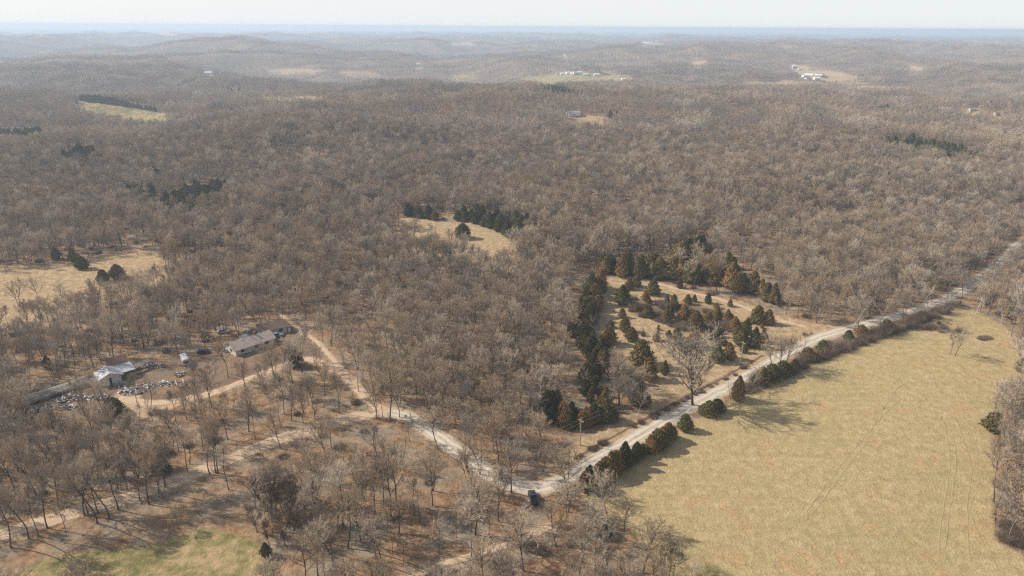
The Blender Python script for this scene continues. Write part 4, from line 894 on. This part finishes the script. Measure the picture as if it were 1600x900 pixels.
# vehicles
def paint(n, c, rough=.35):
    m, t_, b_ = mat(n); b_.inputs['Roughness'].default_value = rough; b_.inputs['Specular IOR Level'].default_value = .5
    f = noise(t_, N(t_, 'ShaderNodeTexCoord').outputs['Object'], 3, 3); t_.links.new(ramp(t_, f, [(.35, c), (.7, tuple(v * .8 for v in c))]), b_.inputs['Base Color']); return m
def vehicle(name, p, rz, col, label, catg, pickup=False):
    r = thing(name, p, rz, label, catg); L = 5.6 if pickup else 4.5; hw = .95 if pickup else .88; m_ = paint('paint_' + name, col)
    if pickup:
        prof = [(-L/2,.55),(-L/2,.62),(-L/2,1.15),(-.55,1.15),(-.55,1.2),(1.0,1.2),(1.2,1.18),(L/2-.1,1.02),(L/2,.85),(L/2,.5),(-L/2,.45)]
    else: prof = [(-L/2,.45),(-L/2,.95),(-L/2+.3,1.02),(1.0,1.0),(L/2-.15,.85),(L/2,.65),(L/2,.4),(-L/2,.35)]
    b = MB(); n = len(prof); vs = [(x, s * hw, z) for s in (-1, 1) for x, z in prof]
    b.add(vs, [(k, (k + 1) % n, n + (k + 1) % n, n + k) for k in range(n)] + [tuple(range(n))[::-1], tuple(range(n, 2 * n))]); b.build('body', m_, r)
    if pickup:
        MB().box((-1.68, 0, 1.17), (2.05, 1.55, .05)).build('bed', M['dark'], r)
        for sy in (-1, 1): MB().box((-1.68, sy * .88, 1.26), (2.2, .12, .2)).build('bed_side', m_, r)
        MB().box((-2.74, 0, 1.22), (.1, 1.88, .26)).build('tailgate', m_, r)
        x0, x1, x2, x3, top = -.6, -.5, .75, 1.3, 1.82
    else: x0, x1, x2, x3, top = -1.7, -1.25, .35, 1.0, 1.48
    c = MB(); zb = 1.16 if pickup else .98
    c.add([(x0,-hw+.06,zb),(x3,-hw+.06,zb),(x3,hw-.06,zb),(x0,hw-.06,zb),(x1,-hw+.2,top),(x2,-hw+.2,top),(x2,hw-.2,top),(x1,hw-.2,top)], [(0,1,5,4),(1,2,6,5),(2,3,7,6),(3,0,4,7)]); c.build('windows', M['glass'], r)
    MB().box(((x1 + x2) / 2, 0, top + .02), (x2 - x1 + .06, 2 * hw - .36, .07)).build('roof', m_, r)
    for x_ in (-L * .31, L * .32):
        for sy in (-1, 1): wheel(r, x_, sy * (hw - .06), .38 if pickup else .33)
    for sy in (-1, 1):
        MB().box((L / 2 + .01, sy * (hw - .25), .78), (.05, .32, .16)).build('headlight', M['farwhite'], r); MB().box((-L / 2 - .01 if not pickup else -2.8, sy * (hw - .12), .85), (.05, .14, .3)).build('tail_light', paint('tail_red', (.3, .02, .02)), r)
    return r
p0, p1 = at(836, 791), at(830, 771); vehicle('pickup_truck', (p0 + p1) / 2, rzof(p0, p1), (.035, .045, .07), 'dark blue pickup truck parked nose to the road bend among bare trees', 'pickup truck', True)
vehicle('parked_car', at(318, 552), .3, (.02, .022, .028), 'black car beside the scrap north of the camper', 'car')
vehicle('parked_car', at(349, 520), .25, (.42, .47, .52), 'pale blue-grey car standing alone behind the houses', 'car')
vehicle('pickup_truck', at(431, 527), .5, (.22, .24, .27), 'grey pickup truck beside the dark brown roofed house', 'pickup truck', True)
p0 = at(170, 659); r = thing('boat_hull', p0, .35, 'upturned cream boat hull lying below the junk yard', 'boat')
b = MB(); n = 9; rows = []
for i in range(7):
    x_ = -1.5 + 3.0 * i / 6; wd_ = .62 * (1 - (max(0, (i - 3) / 3.2)) ** 2); rows.append([(x_, math.cos(a) * max(wd_, .05), .08 + math.sin(a) * .55 * (.55 + .45 * wd_ / .62)) for a in np.linspace(0, math.pi, n)])
b.add([q for r_ in rows for q in r_], [(i * n + k, i * n + k + 1, (i + 1) * n + k + 1, (i + 1) * n + k) for i in range(6) for k in range(n - 1)] + [tuple(range(n))[::-1], tuple(range(6 * n, 7 * n))]); b.build('hull', M['cream'], r)
MB().box((0, 0, .66), (2.6, .06, .06)).build('keel', M['wood'], r)
for q, lb in (((433, 507), 'white appliance farthest along the row behind the brown-roofed house'), ((443, 511), 'white appliance in the middle of the row behind the brown-roofed house'), ((452, 517), 'white appliance nearest the drive in the row behind the brown-roofed house')):
    r = thing('white_appliance', at(*q), .6 + q[0] * .1, lb, 'appliance', 'row of white appliances'); MB().box((0, 0, .5), (1.9, .95, .95)).build('body', M['farwhite'], r); MB().box((0, 0, 1.0), (1.8, .85, .06)).build('lid', M['white'], r)
r = thing('digger', at(321, 533), .5, 'small yellow digger rusting under the trees by the black car', 'digger'); yel = paint('digger_yellow', (.50, .34, .10), .7)
MB().box((0, 0, 1.0), (2.0, 1.2, .8)).build('body', yel, r); MB().box((-.3, 0, 1.9), (1.0, 1.0, 1.0)).build('cab', M['glass'], r); MB().cyl((1, 0, 1.2), (2.6, 0, 2.6), .12).cyl((2.6, 0, 2.6), (3.4, 0, .8), .1).build('boom', yel, r); MB().box((3.4, 0, .5), (.5, .7, .5)).build('bucket', M['rust'], r)
for sy in (-1, 1): MB().box((0, sy * .75, .3), (2.4, .35, .6)).build('track', M['tyre'], r)
# scrap heaps
m, t, b = mat('scrap'); isl = N(t, 'ShaderNodeNewGeometry').outputs['Random Per Island']
rp = ramp(t, isl, [(0, (.05,.05,.055)), (.18, (.24,.16,.12)), (.3, (.14,.12,.10)), (.42, (.42,.39,.35)), (.6, (.75,.75,.74)), (.8, (.26,.15,.10)), (.88, (.40,.38,.33)), (.94, (.8,.78,.75))]); t.nodes[-1].color_ramp.interpolation = 'CONSTANT'
t.links.new(rp, b.inputs['Base Color']); b.inputs['Roughness'].default_value = .6; M['scrap'] = m
def heap(px_, py_, rx, ry, n, lab, hh=.9):
    p = at(px_, py_); mb = MB(); n = int(n * 1.7)
    for i in range(n):
        a = random.uniform(0, 6.28); q = random.random() ** .6; x_, y_ = math.cos(a) * rx * q, math.sin(a) * ry * q; k = random.random()
        d = (random.uniform(.15, .5), random.uniform(.15, .5), random.uniform(.1, .4)) if k < .7 else ((random.uniform(.8, 1.6), random.uniform(.3, .9), .06) if k < .9 else (random.uniform(1, 2), .1, .1))
        mb.box((x_, y_, gz(p.x + x_, p.y + y_) - p.z + .1 + random.random() * hh * (1 - q * .8)), d, random.uniform(0, 3.1), (random.gauss(0, .35), random.gauss(0, .35)))
    o = mb.build('scrap_heap', M['scrap'], None); o.location = p; tag(o, lab, 'scrap heap', 'scrap heaps of the yard')
for a in [(206,612,4.5,2.4,130,'pale scrap heap with white lumps on the bare dirt right of the metal shed',1.1),(188,602,3,1.3,70,'small scrap heap at the door corner of the metal shed',.7),(231,603,4,2.2,80,'scattered scrap beyond the largest pale heap',.8),
          (158,621,2.4,2.2,70,'dark scrap heap around the tree near the metal shed',.7),(108,623,4.5,2.6,120,'long dark scrap heap in front of the sagging grey shed',.7),(107,637,2.6,1.5,70,'scrap heap with blue and black bits below the grey shed',.7),
          (166,641,2.6,1.6,80,'black scrap heap beside the dark bush below the clearing',.8),(90,655,2.6,1.4,50,'bluish scrap strewn lowest of all below the long shed',.4),(112,612,3.0,2,60,'pile of dark tyres and tubs against the long grey shed',.8),
          (240,572,5,1.8,80,'line of scrap under the plank lean-to',.8),(282,585,2,2,40,'pinkish scrap between the camper and the flatbed trailer',.6),(282,601,1.4,.8,30,'rusty scrap piled on the white-railed trailer',1.4),
          (356,546,1.6,3.0,70,'white and dark scrap at the end wall of the long house',1.2),(396,519,4,1.4,90,'white boards and scrap between the two houses',1.6),(318,548,3,2,60,'dark scrap around the black car',.6),
          (432,523,3,2,50,'grey scrap around the pickup at the brown-roofed house',.9),(136,600,4,1.6,60,'grey scrap between the long shed and the metal shed',.6),(400,531,5,1.5,70,'white boards and scrap along the near wall of the long house',1.0),(418,520,3,2.2,90,'tall pile of pale boards at the corner of the brown-roofed house',1.8),(375,552,3,1.2,50,'dark scrap under the eave of the long house',.7),(260,600,5,2,90,'thin spread of scrap across the middle of the yard',.4),(60,640,5,2,80,'grey scrap at the far end of the long grey shed',.6),(130,622,5,2.5,110,'mixed scrap between the shed door and the tyres',.6),(345,500,1,.6,12,'few white boards leaning alone in the wood behind the houses',.8),(322,533,3.5,1,36,'yellowish planks by the small digger',.5)]:
    heap(*a)
# ------------------------------------------------------------------ utility poles and wires
def upole(bx, by, hp, label, rz):
    p, hm_ = px_height(bx, by, hp); r = thing('utility_pole', p, rz, label, 'utility pole', 'poles of the power line')
    MB().cyl((0, 0, -.3), (0, 0, hm_), .17, .11, 8).build('pole', M['polewood'], r); MB().box((0, 0, hm_ - .55), (.12, 1.9, .12)).build('crossarm', M['polewood'], r)
    for y_ in (-.8, 0, .8): MB().cyl((0, y_, hm_ - .5 if y_ else hm_), (0, y_, hm_ - .25 if y_ else hm_ + .22), .06, .045, 6).build('insulator', M['farwhite'], r)
    return p + Vector((0, 0, hm_))
M['polewood'] = simple('pole_wood', (.42,.37,.31), (.33,.29,.24), 2)
dz_ = rzof(at(906, 695), at(1157, 567)); tops = [upole(1297, 503, 30, 'leaning pale utility pole farthest up the straight road', dz_), upole(1157, 567, 33, 'utility pole between the cedar field and the straight road', dz_),
    upole(906, 696, 41, 'guyed utility pole by the lower cedar clump', dz_), upole(793, 733, 42, 'utility pole at the inside of the road bend', dz_ + .5), upole(560, 612, 40, 'utility pole in the wood above the fork', 2.3), upole(432, 487, 32, 'utility pole at the far end of the cleared track', 2.3)]
def wire(a, b, label, sag=1.6, r=.014, name='power_line_wire', off=0.0):
    n = 24; d = (b - a).normalized(); sd_ = Vector((-d.y, d.x, 0)) * off; mb = MB(); P_ = [a.lerp(b, i / n) + sd_ - Vector((0, 0, sag * 4 * (i / n) * (1 - i / n))) for i in range(n + 1)]
    for i in range(n): mb.cyl(P_[i], P_[i + 1], r, n=4)
    tag(mb.build(name, M['wirem'], None), label, 'wire', 'wires of the power line')
M['wirem'] = simple('aluminium_wire', (.36,.34,.31), (.28,.26,.24), 1, .4)
SP = ['above the upper end of the straight road', 'over the verge of the old field', 'over the inside of the road bend', 'over the woods behind the fork', 'along the cleared track to the houses']
for i in range(5):
    for off, w_ in ((-.8, 'outer'), (.8, 'inner')): wire(tops[i] - Vector((0, 0, .3)), tops[i + 1] - Vector((0, 0, .3)), '%s thin grey power wire strung %s' % (w_, SP[i]), off=off)
wire(tops[2] - Vector((0, 0, .6)), at(889, 700), 'slanting guy wire bracing the pole by the lower cedars', 0, .03, 'guy_wire')
# ------------------------------------------------------------------ far houses and barns
VG = 'buildings of the far village'
for (bx, by, L_, w_, h_, a_, roof, lb, cg, gname) in [
    (880,116.5,18,10,4,.1,'farroof','white long barn at the near end of the far village','barn',VG), (888,115.5,14,9,5,.3,'farroof','white house second in the far village row','house',VG), (894,115.5,12,9,5,.9,'farroof','tall white house in the middle of the far village row','house',VG),
    (899,115,12,9,5,.2,'slate','white house with dark roof in the far village row','house',VG), (905,114.6,16,9,4,.1,'farroof','white shed closing the far village row','shed',VG), (915,118,16,9,4,.0,'farroof','pale low building below the far village','building',VG),
    (932,118.5,16,10,5,.1,'farroof','white house standing alone beside the far village field','house',VG), (878,105,14,9,5,.3,'farroof','white farmhouse where the far road starts to climb','house',VG), (901,107.5,26,9,4,-.5,'farroof','long pale roof behind the far village','barn',VG), (906,109.5,20,9,4,-.5,'farroof','second long pale roof stepped behind the far village','barn',VG),
    (871,117,10,8,4,.1,'slate','small house at the wooded end of the far village','house',VG), (974,125.5,12,8,4,.1,'farroof','tiny white barn at the tip of the far village field','barn',VG),
    (896,179.5,16,10,3.6,.15,'slate','grey-roofed bungalow in the brown clearing ahead of the village','house',None), (889,178.5,7,6,3,.15,'greyroof','white garage beside the grey-roofed bungalow','garage',None),
    (1240,107,14,12,9,.1,'farroof','cream farmhouse at the top of the far right farm','house',None), (1250,109,16,8,4,.2,'farroof','white shed beside the far cream farmhouse','shed',None), (1268,117,52,12,4,-1.05,'slate','long dark-roofed poultry barn on the far farm','barn',None), (1274,117,52,12,4,-1.05,'greyroof','long grey-roofed poultry barn parallel to the dark one','barn',None),
    (1258,120,20,9,4,.4,'farroof','pale shed at the foot of the far farm','shed',None), (1276,124.5,18,10,5,.2,'farwhite','white barn at the valley edge of the far farm','barn',None), (1262,124,14,9,4,.3,'rust','brown-roofed shed at the valley edge of the far farm','shed',None),
    (1518,174,9,6,3.2,.1,'greyroof','pale green-white house hidden in woods on the far slope','house',None), (1557,180,6,5,3,.2,'greyroof','small white outbuilding beyond the house on the far slope','house',None),
    (653,102,18,10,5,.1,'farroof','lonely white house deep in the blue woods','house',None), (326,116,18,10,5,.1,'farroof','lonely white house beside the pale river field','house',None),
    (1004,70,40,26,12,.2,'farwhite','big white building on the far ridge','building',None), (1014,70,36,20,9,.1,'farwhite','lower white building beside the big one on the far ridge','building',None),
    (277,183,10,7,3.4,.1,'farroof','pale house at the foot of the green hillside field','house',None), (1413,54.5,60,30,16,.1,'farwhite','tall white barn on the horizon farmland','barn',None)]:
    p = at(bx, by); house('far_house' if cg == 'house' else 'far_barn', p, a_, L_, w_, h_, h_ * .45, M['cream'] if ('cream' in lb or 'far slope' in lb) else M['farwhite'], M[roof], lb, cg, gname, over=.4, wins=((0, -1, L_ * .12, h_ * .45, .3, 'opening'), (-L_ * .3, -1, L_ * .1, h_ * .3, 1.2, 'window'), (L_ * .3, -1, L_ * .1, h_ * .3, 1.2, 'window')))

# ------------------------------------------------------------------ labels that single each plant out
ORD = ['nearest', 'second nearest', 'third nearest', 'fourth nearest', 'fifth nearest', 'sixth nearest', 'seventh nearest', 'eighth nearest', 'ninth nearest', 'tenth nearest', 'eleventh nearest', 'twelfth nearest',
       'thirteenth nearest', 'fourteenth nearest', 'fifteenth nearest', 'sixteenth nearest', 'seventeenth nearest', 'eighteenth nearest', 'nineteenth nearest', 'twentieth nearest'] + [t_ + w_ + ' nearest' for t_ in ('twenty-', 'thirty-', 'forty-', 'fifty-', 'sixty-') for w_ in ('first', 'second', 'third', 'fourth', 'fifth', 'sixth', 'seventh', 'eighth', 'ninth')]
def relabel(objs, marks, desc):
    mk = [(n_, at(*q)) for n_, q in marks]; by = {}
    for o in objs:
        i = min(range(len(mk)), key=lambda j: (mk[j][1] - o.location).length); by.setdefault(i, []).append(((mk[i][1] - o.location).length, o))
    for i, L in by.items():
        L.sort(key=lambda q: q[0])
        for k, (dd, o) in enumerate(L): o['label'] = '%s, %s to %s' % (desc(o), ORD[min(k, len(ORD) - 1)], mk[i][0])
for p_ in PROTO + THK + CP + CPD + BP:
    if id(p_) not in USED:
        for c_ in list(p_.children): bpy.data.objects.remove(c_)
        bpy.data.objects.remove(p_)
_tk = lambda p: [c_ for c_ in p.children if c_.name.startswith('trunk')][0].data.name
PN = [None] * 11
_ad = dict(zip(_names, ['evenly branched', 'tall high-crowned', 'forked', 'tall slender', 'low spreading', 'leaning', 'small', 'narrow upright', 'pale-limbed', 'dense round', 'dark brown twiggy']))
def tdesc(o): return '%s bare tree' % _ad[[c_ for c_ in o.children if c_.name.startswith('trunk')][0].data.name]
TR = [o for o in S.objects if o.get('category') == 'tree']; CE = [o for o in S.objects if o.get('category') == 'cedar']; BU = [o for o in S.objects if o.get('category') == 'bush']
relabel(TR, [('the fork of lane and road', (603,646)), ('the dark blue pickup', (832,780)), ('the corner of the green field', (428,865)), ('the lone cedar by the green field', (416,868)), ('the crossing of trail and frame edge', (660,890)), ('the upper end of the pale trail', (850,830)),
    ('the heart of the grove', (600,800)), ('the gravel road above the grove', (715,705)), ('the inside pole of the bend', (793,733)), ('the guyed pole', (906,696)), ('the hedge end at the bend', (905,762)), ('the lower corner of the meadow', (1075,905)), ('the meadow tip by the thicket', (960,812)),
    ('the white metal shed', (175,590)), ('the long grey shed', (80,615)), ('the camper trailer', (290,566)), ('the long pink-roofed house', (395,545)), ('the upturned boat hull', (170,659)), ('the bend of the yard drive', (500,566)), ('the pole above the fork', (560,612)), ('the middle of the dirt lane', (340,725)),
    ('the lane below the long shed', (150,792)), ('the place where the lane leaves the picture', (10,835)), ('the brown thicket by the green field', (430,790)), ('the lane between fork and thicket', (470,676)), ('the two lone meadow trees', (1489,555)), ('the upper end of the meadow', (1540,485)), ('the outer edge of the meadow', (1590,700)),
    ('the lowest corner of the meadow belt', (1590,840)), ('the big oak by the straight road', (1082,633)), ('the roadside above the meadow', (1340,515)), ('the golden pasture', (120,440)), ('the leaf-strewn slope', (230,820)), ('the wood between lane and yard', (300,690)), ('the outer side of the bend', (760,680)), ('the wood below the meadow tip', (980,890)), ('the grove edge facing the trail', (720,840))], tdesc)
def cdesc(o): return ('%s %s cedar' % ('large' if o.scale[2] * 6 > 7 else 'small' if o.scale[2] * 6 < 4 else 'middling', 'dark green' if 'dark' in [c_ for c_ in o.children if c_.name.startswith('crown')][0].data.materials[0].name else 'olive-brown'))
relabel(CE, [('the corner of the old field by the woods', (935,440)), ('the middle of the top cedar band', (1070,440)), ('the far corner of the old field', (1200,480)), ('the pole by the straight road', (1157,567)), ('the conical cedar low in the old field', (1001,570)), ('the bare middle of the old field', (1060,520)),
    ('the wood edge of the old field', (920,500)), ('the guyed pole', (906,696)), ('the pinch of the old field', (945,590)), ('the big bare oak by the road', (1082,633)), ('the bend end of the hedge', (905,762)), ('the middle of the meadow hedge', (985,712)), ('the upper end of the hedge', (1050,676)),
    ('the roadside above the meadow', (1220,585)), ('the upper roadside', (1340,522)), ('the green field', (416,868)), ('the meadow belt', (1570,710)), ('the golden pasture', (140,430)), ('the junk yard', (178,640)), ('the long pink-roofed house', (462,572)), ('the small tan glade', (723,372)), ('the brown thicket tops behind the field', (1110,415)), ('the grey tree of the old field', (968,632))], cdesc)
relabel(BU, [('the corner of the old field by the woods', (960,460)), ('the middle of the old field', (1060,500)), ('the top track of the old field', (1130,490)), ('the pole by the straight road', (1157,567)), ('the conical cedar', (1001,570)), ('the straight road near the hedge', (960,690)), ('the ditch by the big oak', (1090,615)), ('the ditch above the old field', (1230,545)),
    ('the rust-brown roadside cedar', (1152,624)), ('the upper pole', (1297,503)), ('the first rise of the upper road', (1250,570)), ('the end of the upper road verge', (1440,490)), ('the bramble mounds', (1450,510)), ('the two lone trees', (1530,528)), ('the green field', (430,790)), ('the meadow belt', (1580,720)), ('the lowest corner of the meadow belt', (1580,840)), ('the bend end of the ditch', (890,724))],
    lambda o: ('tall ' if o.scale[2] > 1.2 else 'low ') + 'brown brush clump')
